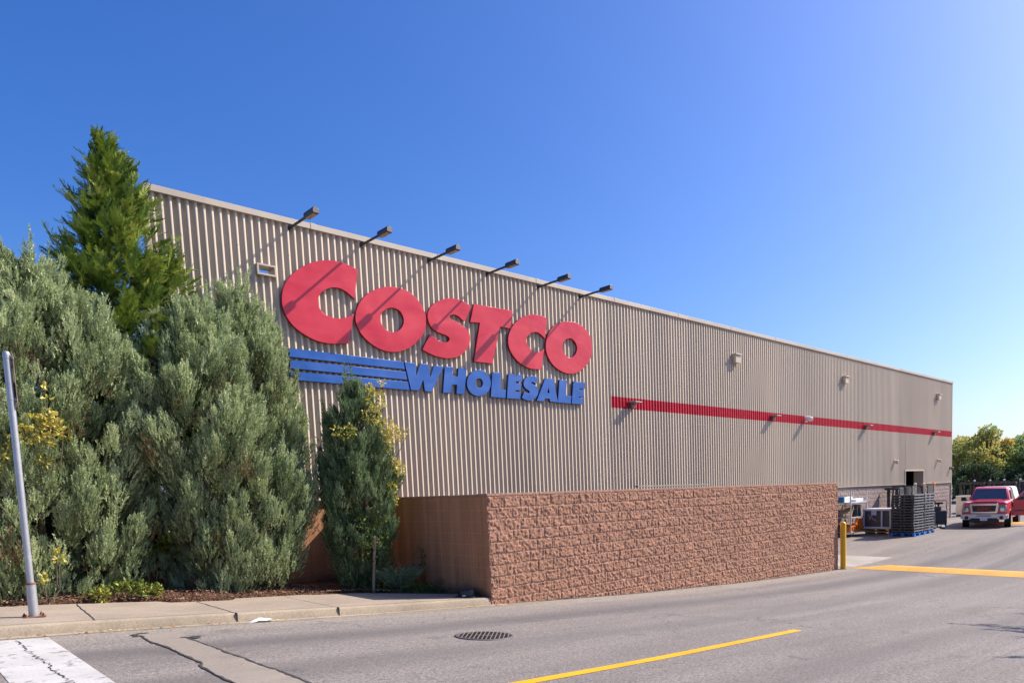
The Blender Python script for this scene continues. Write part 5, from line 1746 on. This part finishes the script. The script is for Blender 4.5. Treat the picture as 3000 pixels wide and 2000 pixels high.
# hood and front fenders
loft('body', [ring(0.86, .86, .55, 1.11, .08), ring(0.80, .93, .50, 1.18, .10, .02), ring(0.45, .98, .42, 1.22, .13, .05), ring(-0.35, 1.0, .42, 1.25, .14, .06), ring(-0.72, 1.0, .42, 1.27, .12, .07),
              ring(-0.80, 1.0, .42, 1.27, .10, .08), ring(-2.60, 1.0, .42, 1.25, .10, .08), ring(-2.62, 1.0, .42, 1.26, .08, .06), ring(-4.70, .99, .45, 1.27, .08, .05), ring(-4.74, .96, .55, 1.22, .08, .05)], M_truck, tr)
# hood centre bulge
m = MB()
m._add([(0.80, y, 1.182 + (0.028 if abs(y) < .5 else 0)) for y in (-.62, -.45, .45, .62)] + [(-0.70, y, 1.265 + (0.03 if abs(y) < .5 else 0)) for y in (-.62, -.45, .45, .62)], [(0, 1, 5, 4), (1, 2, 6, 5), (2, 3, 7, 6)])
m.build('hood_bulge', M_truck, tr)


def cabring(x, hwb, hwt, z0, z1):
    pts = [(x, hwb, z0), (x, hwt, z1 - .10), (x, hwt - .05, z1 - .03), (x, hwt - .16, z1), (x, -hwt + .16, z1), (x, -hwt + .05, z1 - .03), (x, -hwt, z1 - .10), (x, -hwb, z0)]
    return pts


# cab roof with raked windscreen: built as rings tilted by giving the top a different x
def tilt(rg, dx):
    z0 = min(p[2] for p in rg)
    z1 = max(p[2] for p in rg)
    return [(p[0] + dx * (p[2] - z0) / (z1 - z0), p[1], p[2]) for p in rg]


loft('cab', [tilt(cabring(-0.68, .90, .72, 1.18, 1.84), -0.72), tilt(cabring(-1.10, .92, .74, 1.20, 1.88), -0.52), tilt(cabring(-2.3, .92, .75, 1.20, 1.87), 0), tilt(cabring(-2.62, .90, .74, 1.22, 1.84), 0.10)], M_truck, tr)
# windscreen
ws = [(-0.73, .78, 1.27), (-0.73, -.78, 1.27), (-1.285, -.655, 1.765), (-1.285, .655, 1.765)]
nrm = (Vector(ws[1]) - Vector(ws[0])).cross(Vector(ws[3]) - Vector(ws[0])).normalized()
if nrm.x < 0:
    nrm = -nrm
m = MB()
m._add([tuple(Vector(p) + nrm * .035) for p in ws] + [tuple(Vector(p) + nrm * .02) for p in ws], [(0, 1, 2, 3), (4, 7, 6, 5), (0, 4, 5, 1), (1, 5, 6, 2), (2, 6, 7, 3), (3, 7, 4, 0)])
wsc = m.build('windscreen', M_glass, tr)
m = MB()
for y in (-.35, .25):
    m.bar((-0.66, y, 1.25), (-0.78, y + .45, 1.34), .015, .015)
m.build('wiper', M_blackpl, wsc)
# side windows (passenger) and dark opening where the driver door is open
for sgn in (1, -1):
    m = MB()
    m._add([(-1.02, sgn * .925, 1.28), (-1.50, sgn * .80, 1.72), (-2.35, sgn * .80, 1.74), (-2.40, sgn * .93, 1.28)], [(0, 1, 2, 3)])
    m.build('side_window', M_glass if sgn < 0 else M_inner, tr)
MB().box(-1.95, -0.80, 1.003, 1.020, .56, 1.24).build('door_opening', M_inner, tr)
# canopy over the bed
loft('bed_canopy', [tilt(cabring(-2.66, .90, .78, 1.24, 1.86), .10), tilt(cabring(-4.66, .90, .78, 1.24, 1.86), .12)], simple('canopy_white', (.62, .60, .60), .35, coord='O'), tr)
# grille
fx = 0.865
gl = thing('grille', '', '')
for k in ('label', 'category'):
    if k in gl:
        del gl[k]
gl.parent = tr
gfr = [(-.52, .685), (.52, .685), (.55, .72), (.59, 1.07), (.55, 1.115), (-.55, 1.115), (-.59, 1.07), (-.55, .72)]
gin = [(-.475, .745), (.475, .745), (.51, 1.045), (-.51, 1.045)]
o = outline_mesh('frame', [gfr, gin], .06, M_chrome, gl, .008, Matrix(((0, 0, 1, 0), (1, 0, 0, 0), (0, 1, 0, 0), (0, 0, 0, 1))))
o.location = (fx + .02, 0, 0)
MB().box(fx - .02, fx + .01, -.53, .53, .72, 1.07).build('mesh_panel', M_blackpl, gl)
m = MB()
for z in (.79, .84, .95, 1.0):
    m.box(fx + .010, fx + .016, -.48, .48, z - .006, z + .006)
m.build('slats', simple('slat_grey', (.06, .06, .065), .4, coord='O'), gl)
tc = bpy.data.curves.new('emblem', 'FONT')
tc.body = 'GMC'
tc.size = 0.205
tc.align_x = 'CENTER'
tc.extrude = 0.012
tc.offset = 0.006
tc.space_character = 1.05
to = bpy.data.objects.new('tmp', tc)
COL.objects.link(to)
me = bpy.data.meshes.new_from_object(to.evaluated_get(bpy.context.evaluated_depsgraph_get()))
bpy.data.objects.remove(to)
me.name = 'emblem'
me.transform(Matrix(((0, 0, 1, 0), (1.25, 0, 0, 0), (0, 1, 0, 0), (0, 0, 0, 1))))
em = link_mesh('emblem', me, simple('emblem_red', (.42, .035, .03), .3, coord='O'), gl)
em.location = (fx + .03, 0, .82)
for sgn in (1, -1):
    m = MB()
    m.prism([(.60 * sgn, .73), (.60 * sgn, 1.08), (.86 * sgn, 1.06), (.92 * sgn, 1.0), (.90 * sgn, .73)], (fx - .06, 0, 0), (0, 1, 0), (0, 0, 1), (.055, 0, 0))
    hl_ = m.build('headlight', M_lampglass, tr, .01)
    MB().lathe([(.085, 0), (.085, .02), (.05, .025)], 16).build('reflector', M_chrome, hl_)
    hl_.children[0].rotation_euler = (0, math.radians(90), 0)
    hl_.children[0].location = (fx - .008, sgn * .74, .84)
# bumper
bp = [(-.93, .50), (-.93, .66), (-.80, .70), (.80, .70), (.93, .66), (.93, .50), (.86, .43), (.62, .43), (.52, .50), (-.52, .50), (-.62, .43), (-.86, .43)]
m = MB().prism([(a_, b_ - .055) for a_, b_ in bp], (fx - .05, 0, 0), (0, 1, 0), (0, 0, 1), (.14, 0, 0))
bm_ = m.build('bumper', M_silver, tr, .02)
MB().box(fx + .088, fx + .094, -.30, .30, .545, .585).build('air_slot', M_blackpl, bm_)
MB().box(fx - .05, fx + .06, -.62, .62, .26, .445).build('air_dam', M_blackpl, tr, .02)
for sgn in (1, -1):
    m = MB().lathe([(.085, 0), (.085, .012), (.05, .014)], 18)
    f_l = m.build('fog_light', M_blackpl, bm_)
    f_l.rotation_euler = (0, math.radians(90), 0)
    f_l.location = (fx + .085, sgn * .72, .475)
    MB().box(fx - .25, fx + .045, sgn * .95 - .03, sgn * .95 + .03, .42, .62).build('bumper_end', M_silver, tr, .015)
MB().box(fx + .092, fx + .10, -.155, .155, .335, .475).build('licence_plate', M_offwhite, tr, .004)
# mirrors
for sgn in (-1,):
    m = MB().box(-0.98, -0.84, sgn * 1.02 - .0, sgn * 1.24, 1.22, 1.40)
    m.bar((-0.9, sgn * .95, 1.27), (-0.9, sgn * 1.05, 1.27), .06, .05)
    m.build('mirror', M_blackpl, tr, .02)
# wheels
for (wx, sgn) in ((0, 1), (0, -1), (-3.65, 1), (-3.65, -1)):
    w_ = thing('wheel', '', '')
    for k in ('label', 'category'):
        if k in w_:
            del w_[k]
    w_.parent = tr
    w_.location = (wx, sgn * .86, .385)
    w_.rotation_euler = (math.radians(90), 0, math.radians(6 if wx == 0 else 0))
    MB().lathe([(.25, -.12), (.36, -.125), (.385, -.09), (.385, .09), (.36, .125), (.25, .12)], 28).build('tyre', M_tyre, w_, smooth=True)
    MB().lathe([(.245, -.126), (.10, -.10), (.09, .10), (.245, .126)], 20).build('rim', M_silver, w_)
    MB().lathe([(.47, -.02), (.47, .02)], 20).build('arch', M_blackpl, w_).location = (0, 0, -sgn * .135)
# driver door, hinged at its front edge and swung wide open
dr = thing('door', '', '')
for k in ('label', 'category'):
    if k in dr:
        del dr[k]
dr['label'] = 'open red driver door'
dr.parent = tr
dr.location = (-0.82, 1.00, 0)
dr.rotation_euler = (0, 0, math.radians(-62))
# door plane: local x runs back from the hinge (negative), z up
dp = [(0, .50), (0, 1.24), (-.16, 1.30), (-.66, 1.80), (-.78, 1.845), (-1.10, 1.85), (-1.16, 1.80), (-1.16, .50)]
dh = [(-.26, 1.30), (-.70, 1.745), (-.79, 1.775), (-1.06, 1.775), (-1.09, 1.75), (-1.09, 1.30)]
outline_mesh('skin', [dp, dh], .08, M_truck, dr, .012, Matrix(((1, 0, 0, 0), (0, 0, -1, 0), (0, 1, 0, 0), (0, 0, 0, 1))))
MB().prism(dh, (0, -.004, 0), (1, 0, 0), (0, 0, 1), (0, .008, 0)).build('window', M_glass, dr)
MB().box(-1.10, -.92, .042, .062, 1.06, 1.10).build('handle', M_chrome, dr, .006)
MB().box(-1.14, -.02, .042, .052, .70, .74).build('moulding', M_blackpl, dr, .003)
m = MB().box(-.36, -.18, .06, .34, 1.24, 1.42)
m.build('mirror', M_blackpl, dr, .02)
MB().box(-.365, -.36, .09, .32, 1.26, 1.40).build('mirror_glass', M_chrome, dr)

# ------------------------------------------------------------------ goods outside the doorway
M_steel = simple('cart_steel', (0.52, 0.54, 0.56), 0.4, 0.4, coord='O')
M_orange = simple('orange_plastic', (0.85, 0.20, 0.02), 0.4, coord='O', var=.08)
M_wood = simple('raw_wood', (0.46, 0.29, 0.14), 0.85, coord='O', var=.22, scale=9)
M_card = simple('brown_cardboard', (0.36, 0.22, 0.11), 0.9, coord='O', var=.15)
M_bluep = simple('blue_pallet_paint', (0.02, 0.16, 0.50), 0.6, coord='O', var=.2, scale=8)
M_blk2 = simple('dark_grey_plastic', (0.045, 0.045, 0.050), 0.34, coord='O', var=.15)
M_dkblue = simple('dark_machine_paint', (0.020, 0.024, 0.036), 0.42, coord='O')
M_mach = simple('black_machine', (0.022, 0.021, 0.022), 0.45, coord='O')
M_amber = simple('amber_beacon_lens', (0.85, 0.24, 0.02), 0.25, coord='O', var=.05)
M_pale = simple('pale_grey_frame', (0.55, 0.52, 0.56), 0.5, coord='O', var=.06)
M_cream = simple('cream_cabinet_paint', (0.60, 0.54, 0.46), 0.55, coord='O', var=.06)

# shelf cart
CX0, CX1, CY0, CY1 = 30.10, 31.72, 14.02, 14.66
zc = G(30.6)
ct = thing('shelf_cart', 'tall grey steel shelf cart loaded with boards and bins', 'cart', (30.1, 14.02, zc))
L_, W_ = CX1 - CX0, CY1 - CY0
for (a_, b_) in ((0, 0), (L_, 0), (0, W_), (L_, W_)):
    MB().box(a_ - .022, a_ + .022, b_ - .022, b_ + .022, .13, 2.0).build('post', M_steel, ct)
    cs_ = MB().lathe([(.055, -.02), (.06, -.012), (.06, .012), (.055, .02)], 14).build('caster', M_blk, ct)
    cs_.rotation_euler = (math.radians(90), 0, .6)
    cs_.location = (a_, b_, .062)
for z in (.20, .84, 1.50):
    MB().box(-.02, L_ + .02, -.02, W_ + .02, z - .025, z + .015).build('shelf', M_steel, ct, .006)


def carton(name, label, cat, loc, size, mat, rot=(0, 0, 0), group=None, bevel=.008):
    m_ = MB().box(-size[0] / 2, size[0] / 2, -size[1] / 2, size[1] / 2, 0, size[2])
    o_ = m_.build(name, mat, None, bevel)
    o_.location = loc
    o_.rotation_euler = rot
    tag(o_, label, cat, group)
    return o_


z3, z2, z1 = zc + 1.516, zc + .856, zc + .216
carton('carton', 'long white carton with blue end on the top shelf of the cart', 'carton', (30.62, 14.48, z3), (.95, .24, .20), simple('white_card', (.60, .58, .57), .7, coord='O'), (0, -.10, .05))
carton('carton', 'blue carton at the hidden end of the cart top shelf', 'carton', (30.13, 14.50, z3), (.10, .34, .24), simple('teal_card', (.02, .17, .33), .6, coord='O'), (0, 0, .03))
carton('paper_stack', 'bright white paper stack on the top shelf of the cart', 'paper', (31.18, 14.26, z3), (.62, .34, .13), simple('bright_paper', (.80, .80, .80), .6, coord='O'), (0, -.08, -.1))
carton('wooden_board', 'brown board slanting under the top shelf of the cart', 'board', (30.85, 14.36, z2 + .34), (1.4, .40, .035), M_card, (0, -.22, 0))
fr_ = thing('timber_truss', 'light wooden frame leaning on the middle shelf of the cart', 'frame', (30.30, 14.36, z2))
m = MB()
m.bar((0, -.25, 0), (.28, -.25, .52), .04, .05).bar((0, .25, 0), (.28, .25, .52), .04, .05)
m.build('upright', M_wood, fr_)
m = MB().bar((0, -.27, .03), (0, .27, .03), .05, .04).bar((.27, -.27, .5), (.27, .27, .5), .05, .04)
m.build('rail', M_wood, fr_)
for i, bx_ in enumerate((30.98, 31.30)):
    o_ = MB().lathe([(.12, 0), (.14, .02), (.14, .44), (.13, .46), (.118, .46), (.11, .40)], 20).build('waste_bin', M_blk, None, smooth=True)
    o_.location = (bx_, 14.25, z2)
    tag(o_, 'round black bin on the middle cart shelf, ' + ('nearer the yellow bollard' if i == 0 else 'nearer the white framed crate'), 'bin', 'black bins on the shelf cart')
ot = thing('orange_fence_panel', 'jumble of orange plastic barrier panels on the bottom of the cart', 'barrier', (30.9, 14.34, z1))
MB().box(-.75, .80, -.26, .0, .0, .06).build('panel', M_orange, ot, .01)
m = MB()
for k in range(7):
    m.box(-.70 + k * .22, -.62 + k * .22, -.28, .24, .06, .16 + .07 * (k % 3))
m.bar((-.75, -.27, .20), (.80, -.27, .36), .05, .07)
m.bar((-.1, -.2, .45), (.80, -.2, .52), .04, .10)
m.bar((-.3, -.29, .36), (.82, -.29, .10), .05, .12).box(.30, .78, -.24, -.02, .20, .50).box(-.05, .02, -.28, -.2, .0, .58)
m.build('feet', M_orange, ot, .006)

# wooden pallets with the crate
def make_pallet(name, label, loc, L, W, mat, rot=0.0, group=None, blocks=True):
    p_ = thing(name, label, 'pallet', loc, (0, 0, rot), group)
    for k in range(3):
        y = -W / 2 + .05 + k * (W - .10) / 2
        if blocks:
            for j in range(3):
                x = -L / 2 + .07 + j * (L - .14) / 2
                MB().box(x - .07, x + .07, y - .05, y + .05, .022, .112).build('block', mat, p_, .004)
            MB().box(-L / 2, L / 2, y - .05, y + .05, 0.0, .021).build('runner', mat, p_)
        else:
            MB().box(-L / 2, L / 2, y - .02, y + .02, .016, .112).build('stringer', mat, p_, .003)
    if not blocks:
        for k in range(3):
            x = -L / 2 + .06 + k * (L - .12) / 2
            MB().box(x - .06, x + .06, -W / 2, W / 2, 0, .0155).build('bottom_board', mat, p_)
    n_ = 6
    for k in range(n_):
        x = -L / 2 + .05 + k * (L - .10) / (n_ - 1)
        MB().box(x - .05, x + .05, -W / 2, W / 2, .1125, .135).build('deck_board', mat, p_, .003)
    return p_


zp = G(31.9)
make_pallet('wooden_pallet', 'lower of two raw wooden pallets under the white framed crate', (32.05, 13.45, zp), 1.1, 1.15, M_wood, 0, 'wooden pallets under the crate', False)
make_pallet('wooden_pallet', 'upper of two raw wooden pallets under the white framed crate', (32.04, 13.46, zp + .137), 1.1, 1.15, M_wood, .01, 'wooden pallets under the crate', False)
cr = thing('display_crate', 'white framed crate with dark panel and pale note on it', 'crate', (32.05, 13.45, zp + .275))
fw = .075
for (a_, b_) in ((-.55, -.60), (-.55, .60), (.55, -.60), (.55, .60), (-.55, -.22)):
    MB().box(a_ - fw / 2, a_ + fw / 2, b_ - fw / 2, b_ + fw / 2, 0, .86).build('corner_post', M_pale, cr)
MB().box(-.53, .53, -.57, .57, .06, .80).build('dark_panel', M_blk2, cr)
for z in (.04, .84):
    MB().box(-.60, .60, -.64, .64, z - .045, z + .045).build('rail', M_pale, cr, .006)
MB().box(-.575, -.533, .02, .26, .60, .81).build('note', simple('lilac_paper', (.52, .48, .68), .7, coord='O'), cr)
m = MB()
for (p, q_) in (((.40, .62), (.34, .45)), ((.34, .45), (.27, .60)), ((.27, .60), (.20, .40)), ((.24, .44), (.10, .36)), ((.12, .42), (.02, .30)), ((.40, .35), (.30, .47))):
    m.bar((-.535, p[0], p[1]), (-.535, q_[0], q_[1]), .02, .012)
m.build('scribble', M_pale, cr)

# blue pallets with stacks of black plastic trays
zb = G(31.5)
gB = 'blue pallets under the black tray stacks'
make_pallet('blue_pallet', 'blue pallet nearest the camera under the black tray stacks', (31.50, 12.10, zb), 1.2, 1.02, M_bluep, 0, gB)
make_pallet('blue_pallet', 'blue pallet farther along the wall under the black tray stacks', (32.75, 12.14, zb), 1.2, 1.02, M_bluep, 0, gB)


M_rim = simple('sunlit_grey_rim', (0.17, 0.17, 0.185), 0.38, coord='O', var=.25)  # lighter than the deck: sunlight on the road-side edge put into the colour


def tray_mesh(parent):
    L, W = 1.10, .475
    m_ = MB()
    m_.box(-L / 2, L / 2, -W / 2, W / 2, .075, .105)
    m_.build('deck', M_blk2, parent, .008)
    m_ = MB()
    for a_ in (-L / 2 + .07, 0, L / 2 - .07):
        for b_ in (-W / 2 + .06, W / 2 - .06):
            m_._add([(a_ - .07, b_ - .06, .076), (a_ + .07, b_ - .06, .076), (a_ + .07, b_ + .06, .076), (a_ - .07, b_ + .06, .076),
                     (a_ - .045, b_ - .035, 0), (a_ + .045, b_ - .035, 0), (a_ + .045, b_ + .035, 0), (a_ - .045, b_ + .035, 0)],
                    [(0, 1, 5, 4), (1, 2, 6, 5), (2, 3, 7, 6), (3, 0, 4, 7), (4, 5, 6, 7)])
    m_.box(-L / 2 + .02, L / 2 - .02, -W / 2 + .05, -W / 2 + .07, .060, .0745).box(-L / 2 + .02, L / 2 - .02, W / 2 - .07, W / 2 - .05, .060, .0745).box(-.02, .02, -W / 2 + .05, W / 2 - .05, .058, .0742).box(-L / 2 + .05, -L / 2 + .09, -W / 2 + .05, W / 2 - .05, .058, .0742).box(L / 2 - .09, L / 2 - .05, -W / 2 + .05, W / 2 - .05, .058, .0742)
    m_.build('feet', M_blk2, parent)
    MB().box(-L / 2 - .006, L / 2 + .006, -W / 2 - .006, -W / 2 + .012, .058, .112).build('rim', M_rim, parent, .006)
    MB().box(-L / 2 - .008, -L / 2 + .010, -W / 2 + .02, W / 2 - .02, .050, .110).build('end_rim', M_blk2, parent, .004)


ty = thing('plastic_tray', '', 'tray', (0, 0, 0), (0, 0, 0), 'black plastic trays stacked on the blue pallets')
tray_mesh(ty)
STK = [(31.47, 12.36, 'black plastic tray in the near stack next to the white framed crate'), (31.47, 11.86, 'black plastic tray in the near stack on the road side'),
       (32.72, 12.40, 'black plastic tray in the far stack next to the white framed crate'), (32.72, 11.88, 'black plastic tray in the far stack on the road side')]
first = True
NT_ = 14
for (sx, sy, lab) in STK:
    for k in range(NT_):
        o = ty if first else copy_tree(ty)
        first = False
        o.location = (sx + random.uniform(-.022, .022), sy + random.uniform(-.010, .010), zb + .136 + k * .117)
        o.rotation_euler = (0, 0, random.uniform(-.016, .016))
        o['label'] = lab
for (sx, sy, sw, an_, lab) in ((31.15, 12.30, .62, 4, 'short black tray standing on edge on top of the near stack by the crate side'), (31.20, 12.02, .70, -3, 'black tray standing on edge over the gap between the near stacks'),
                             (31.25, 11.80, .74, 2, 'black tray standing on edge on top of the near road side stack'), (32.9, 11.98, .78, 5, 'black tray standing on edge on the far stack, inner one of two'),
                             (33.0, 11.76, .70, -4, 'black tray standing on edge on the far stack, outer one of two')):
    o = copy_tree(ty)
    o.location = (sx, sy, zb + .136 + NT_ * .117 + .475 * sw / 2)
    o.rotation_euler = (math.radians(90), 0, math.radians(an_))
    o.scale = (.5, sw, .7)
    o['label'] = lab

# powered pallet trucks with beacons
def make_walkie():
    t = thing('pallet_truck', '', 'pallet truck', (0, 0, 0), (0, 0, 0), 'powered pallet trucks with amber beacons')
    # x: width across, facing -x side seen by the camera; forks run along -y... local y forward to the forks
    MB().box(-.40, .40, -.10, .36, .14, .80).build('battery_box', M_dkblue, t, .03)
    MB().box(-.36, .36, .36, .70, .10, .52).build('motor_cover', M_mach, t, .03)
    for s in (-.20, .20):
        MB().box(s - .08, s + .08, -1.25, -.10, .045, .10).build('fork', M_steel, t, .006)
    m = MB().tube([(-.30, .50, .50), (-.30, .56, 1.05), (-.18, .50, 1.32), (-.18, .50, 2.02)], .028, 8)
    m.build('beacon_pole', M_mach, t, smooth=True)
    MB().lathe([(.07, 0), (.085, .02), (.075, .12), (.04, .15)], 14, (-.18, .50, 2.02)).build('beacon', M_amber, t, smooth=True)
    m = MB().tube([(0.05, .50, .5), (0.05, .62, 1.15)], .05, 8)
    m.build('tiller', M_mach, t, smooth=True)
    MB().box(-.12, .26, .56, .70, 1.10, 1.20).build('control_head', M_mach, t, .02)
    m = MB().tube([(-.42, .30, .85), (-.42, .30, 1.28), (.40, .30, 1.28), (.40, .30, .85)], .022, 8)
    m.build('guard_rail', M_mach, t, smooth=True)
    MB().box(-.15, .15, .1, .35, .80, 1.0).build('pump_unit', M_blk2, t, .03)
    for (a_, b_) in ((-.38, .55), (.38, .55), (0, .62)):
        w_ = MB().lathe([(.09, -.035), (.10, -.025), (.10, .025), (.09, .035)], 16).build('drive_wheel', M_tyre, t)
        w_.rotation_euler = (0, math.radians(90), 0)
        w_.location = (a_, b_, .10)
    for s in (-.20, .20):
        w_ = MB().lathe([(.04, -.05), (.042, .05)], 12).build('load_wheel', M_tyre, t)
        w_.rotation_euler = (0, math.radians(90), 0)
        w_.location = (s, -1.12, .042)
    return t


wk = make_walkie()
wk.location = (36.6, 12.62, G(36.6))
wk.rotation_euler = (0, 0, math.radians(-68))
wk['label'] = 'dark powered pallet truck with amber beacon beside the red pickup'
w2 = copy_tree(wk)
w2.location = (35.2, 12.72, G(35.2))
w2.rotation_euler = (0, 0, math.radians(-80))
w2['label'] = 'pallet truck behind the black tray stacks with its amber beacon just showing'

# forklifts
def make_forklift():
    t = thing('forklift', '', 'forklift', (0, 0, 0), (0, 0, 0), 'black forklifts with overhead guards')
    # local x forward (mast at +x)
    m = MB().prism([(-1.0, .30), (-1.05, .85), (-.80, 1.02), (-.20, 1.0), (-.15, .62), (.55, .62), (.60, .30)], (0, -.50, 0), (1, 0, 0), (0, 0, 1), (0, 1.0, 0))
    m.build('chassis', M_mach, t, .04)
    for s in (-.42, .42):
        MB().bar((.55, s, .6), (.38, s, 2.02), .05, .06).build('front_post', M_mach, t)
        MB().bar((-.75, s, .95), (-.55, s, 2.02), .05, .06).build('rear_post', M_mach, t)
        MB().box(.68, .80, s * .75 - .05, s * .75 + .05, .08, 2.00).build('mast_rail', M_mach, t, .006)
        MB().box(.82, .90, s * .45 - .04, s * .45 + .04, .10, 1.55).build('inner_rail', M_blk2, t, .006)
        MB().box(.92, 1.95, s * .6 - .06, s * .6 + .06, .06, .10).build('fork', M_mach, t)
    m = MB().box(-.62, .45, -.46, -.40, 2.0, 2.07).box(-.62, .45, .40, .46, 2.0, 2.07).box(-.62, -.56, -.46, .46, 2.003, 2.072).box(.39, .45, -.46, .46, 2.003, 2.072)
    for k in range(5):
        x = -.40 + k * .16
        m.box(x - .02, x + .02, -.40, .40, 2.02, 2.055)
    m.build('overhead_guard', M_mach, t)
    MB().box(.66, .92, -.40, .40, 1.88, 1.99).build('mast_crosshead', M_mach, t, .01)
    MB().box(.90, .96, -.42, .42, .30, .75).build('carriage', M_mach, t, .01)
    MB().box(-.55, -.10, -.24, .24, 1.0, 1.10).build('seat', M_blk, t, .03)
    MB().box(-.62, -.52, -.24, .24, 1.08, 1.55).build('seat_back', M_blk, t, .03)
    MB().lathe([(.06, 0), (.07, .02), (.06, .10), (.03, .12)], 12, (-.3, .3, 2.07)).build('strobe', M_offwhite, t)
    MB().tube([(.28, 0, .62), (.10, 0, 1.15)], .03, 8).build('steering_column', M_mach, t)
    for (x, s, r_w) in ((.42, .50, .28), (.42, -.50, .28), (-.70, .46, .22), (-.70, -.46, .22)):
        w_ = MB().lathe([(r_w * .5, -.09), (r_w, -.085), (r_w, .085), (r_w * .5, .09)], 20).build('wheel', M_tyre, t)
        w_.rotation_euler = (math.radians(90), 0, 0)
        w_.location = (x, s * 1.02, r_w)
    return t


fk = make_forklift()
fk.location = (35.9, 13.9, G(35.9))
fk.rotation_euler = (0, 0, math.radians(148))
fk['label'] = 'black forklift against the building wall behind the white framed crate'
for i, (yy_, lab) in enumerate(((16.05, 'forklift at the left end of the row, next to the cream cabinet'), (15.15, 'forklift second from the left in the row behind the pickup'),
                                (14.25, 'forklift third from the left in the row behind the pickup'), (13.35, 'forklift at the right end of the row, closest to the dark container'))):
    o = copy_tree(fk)
    o.location = (52.2 + .1 * (i % 2), yy_, G(52))
    o.rotation_euler = (0, 0, math.radians(180 + (4, -5, 3, -2)[i]))
    o['label'] = lab

cb = thing('steel_cabinet', 'cream steel cabinet past the building corner beside the pickup', 'cabinet', (47.4, 14.75, G(47.4)))
MB().box(-.35, .45, -.42, .42, .10, 1.22).build('body', M_cream, cb, .02)
MB().box(-.38, .48, -.45, .45, 1.221, 1.26).build('lid', simple('cabinet_lid', (.68, .64, .58), .5, coord='O'), cb, .01)
MB().box(-.358, -.351, -.36, .36, .20, 1.12).build('door', M_cream, cb, .003)
MB().box(-.33, .42, -.40, .40, 0, .099).build('plinth', M_blk, cb)

cn = thing('dark_container', 'dark navy container at the right edge behind the pickup', 'container', (60.0, 13.0, G(60)))
MB().box(-3, 3, -2.4, 1.35, .12, 2.05).build('body', simple('navy_paint', (.018, .022, .040), .5, coord='O'), cn, .03)
m = MB()
for k in range(9):
    m.box(-3.03, -3.0, -2.3 + k * .42, -2.1 + k * .42, .2, 1.98)
m.build('ribs', M_dkblue, cn)
MB().box(-2.9, 2.9, -2.3, 1.25, 0, .119).build('base', M_blk, cn)

# shelf with cartons just inside the doorway
sh = thing('storage_rack', 'dark storage rack with pale carton inside the open doorway', 'rack', (40.2, 17.2, G(40)))
for (a_, b_) in ((-1.2, -.4), (1.2, -.4), (-1.2, .4), (1.2, .4)):
    MB().box(a_ - .04, a_ + .04, b_ - .04, b_ + .04, 0, 2.9).build('upright', M_mach, sh)
for z in (.1, 1.25, 2.3):
    MB().box(-1.2, 1.2, -.42, .42, z, z + .08).build('shelf', M_mach, sh)
c_ = carton('carton', 'pale carton with red band inside the doorway', 'carton', (39.9, 16.95, G(40) + 1.331), (1.3, .5, .62), simple('pale_card', (.62, .50, .36), .8, coord='O'))
MB().box(-.655, .30, -.256, -.251, .08, .30).build('red_band', simple('red_print', (.5, .05, .03), .7, coord='O'), c_)

# tree out of the picture on the right whose branch shadows lie on the road
M_leaf4 = M_leaf2
rs = np.random.default_rng(12)
st_ = thing('roadside_tree', 'thin roadside tree casting its branch shadows on the road', 'tree', (16.6, -0.6, G(16.6)))
m = MB()
m.tube([(0, 0, -.1), (-.05, .02, 1.6), (-.15, .05, 3.2), (-.2, .1, 5.0)], [.10, .085, .06, .015], 8)
P, A, S, Tn = [], [], [], []
SD = np.array(sun_dir)
shade = [[(11.37, 3.79), (11.62, 3.40), (11.62, 3.0), (11.6, 2.6), (11.7, 2.2)], [(11.15, 3.2), (11.25, 2.9), (11.35, 2.5)], [(13.6, 3.42), (13.55, 3.1), (13.5, 2.7)], [(10.7, 2.7), (10.75, 2.4), (10.9, 2.1)], [(8.69, 2.32), (8.95, 2.15), (9.3, 1.9)]]
for bi, path in enumerate(shade):
    pts3 = [np.array([x_, y_, G(x_)]) + SD * (5.6 + .25 * bi + .15 * k) for k, (x_, y_) in enumerate(path)]
    o3 = np.array(st_.location)
    pts3 = [q_ - o3 for q_ in pts3]
    root_ = np.array([-.10, .03, 2.2 + .3 * bi])
    m.tube([tuple(root_), tuple((root_ + pts3[-1]) / 2 + [0, 0, .2])] + [tuple(q_) for q_ in pts3[::-1]], [.05, .035] + [.022 - .004 * k for k in range(len(pts3))], 6, caps=False)
    for k in range(len(pts3) - 1):
        n = int(46 * (.35 + k * .5))
        t = rs.uniform(0, 1, n)[:, None]
        P.append(pts3[k] + (pts3[k + 1] - pts3[k]) * t + rs.normal(size=(n, 3)) * (.03 + .03 * k))
        A.append(rs.normal(size=(n, 3)))
        S.append(rs.uniform(.07, .13, n))
        Tn.append(rs.uniform(0, 1, n))
for (tx, ty_, tz, n) in ((.6, .5, 4.6, 300), (.9, -.9, 3.9, 240), (-.3, 0, 5.3, 260)):
    t = rs.uniform(.35, 1.02, n)
    base_ = np.array([-.12, .03, tz * .62])
    m.tube([tuple(base_), (tx, ty_, tz)], [.04, .006], 6, caps=False)
    P.append(base_ + (np.array([tx, ty_, tz]) - base_) * t[:, None] + rs.normal(size=(n, 3)) * [.14, .10, .07])
    A.append(rs.normal(size=(n, 3)))
    S.append(rs.uniform(.07, .13, n))
    Tn.append(rs.uniform(0, 1, n))
P, A, S, Tn = map(np.concatenate, (P, A, S, Tn))
foliage('crown', P, A, S, [leaf_template(.1)], M_leaf4, st_, Tn)
m.build('trunk', M_bark, st_)
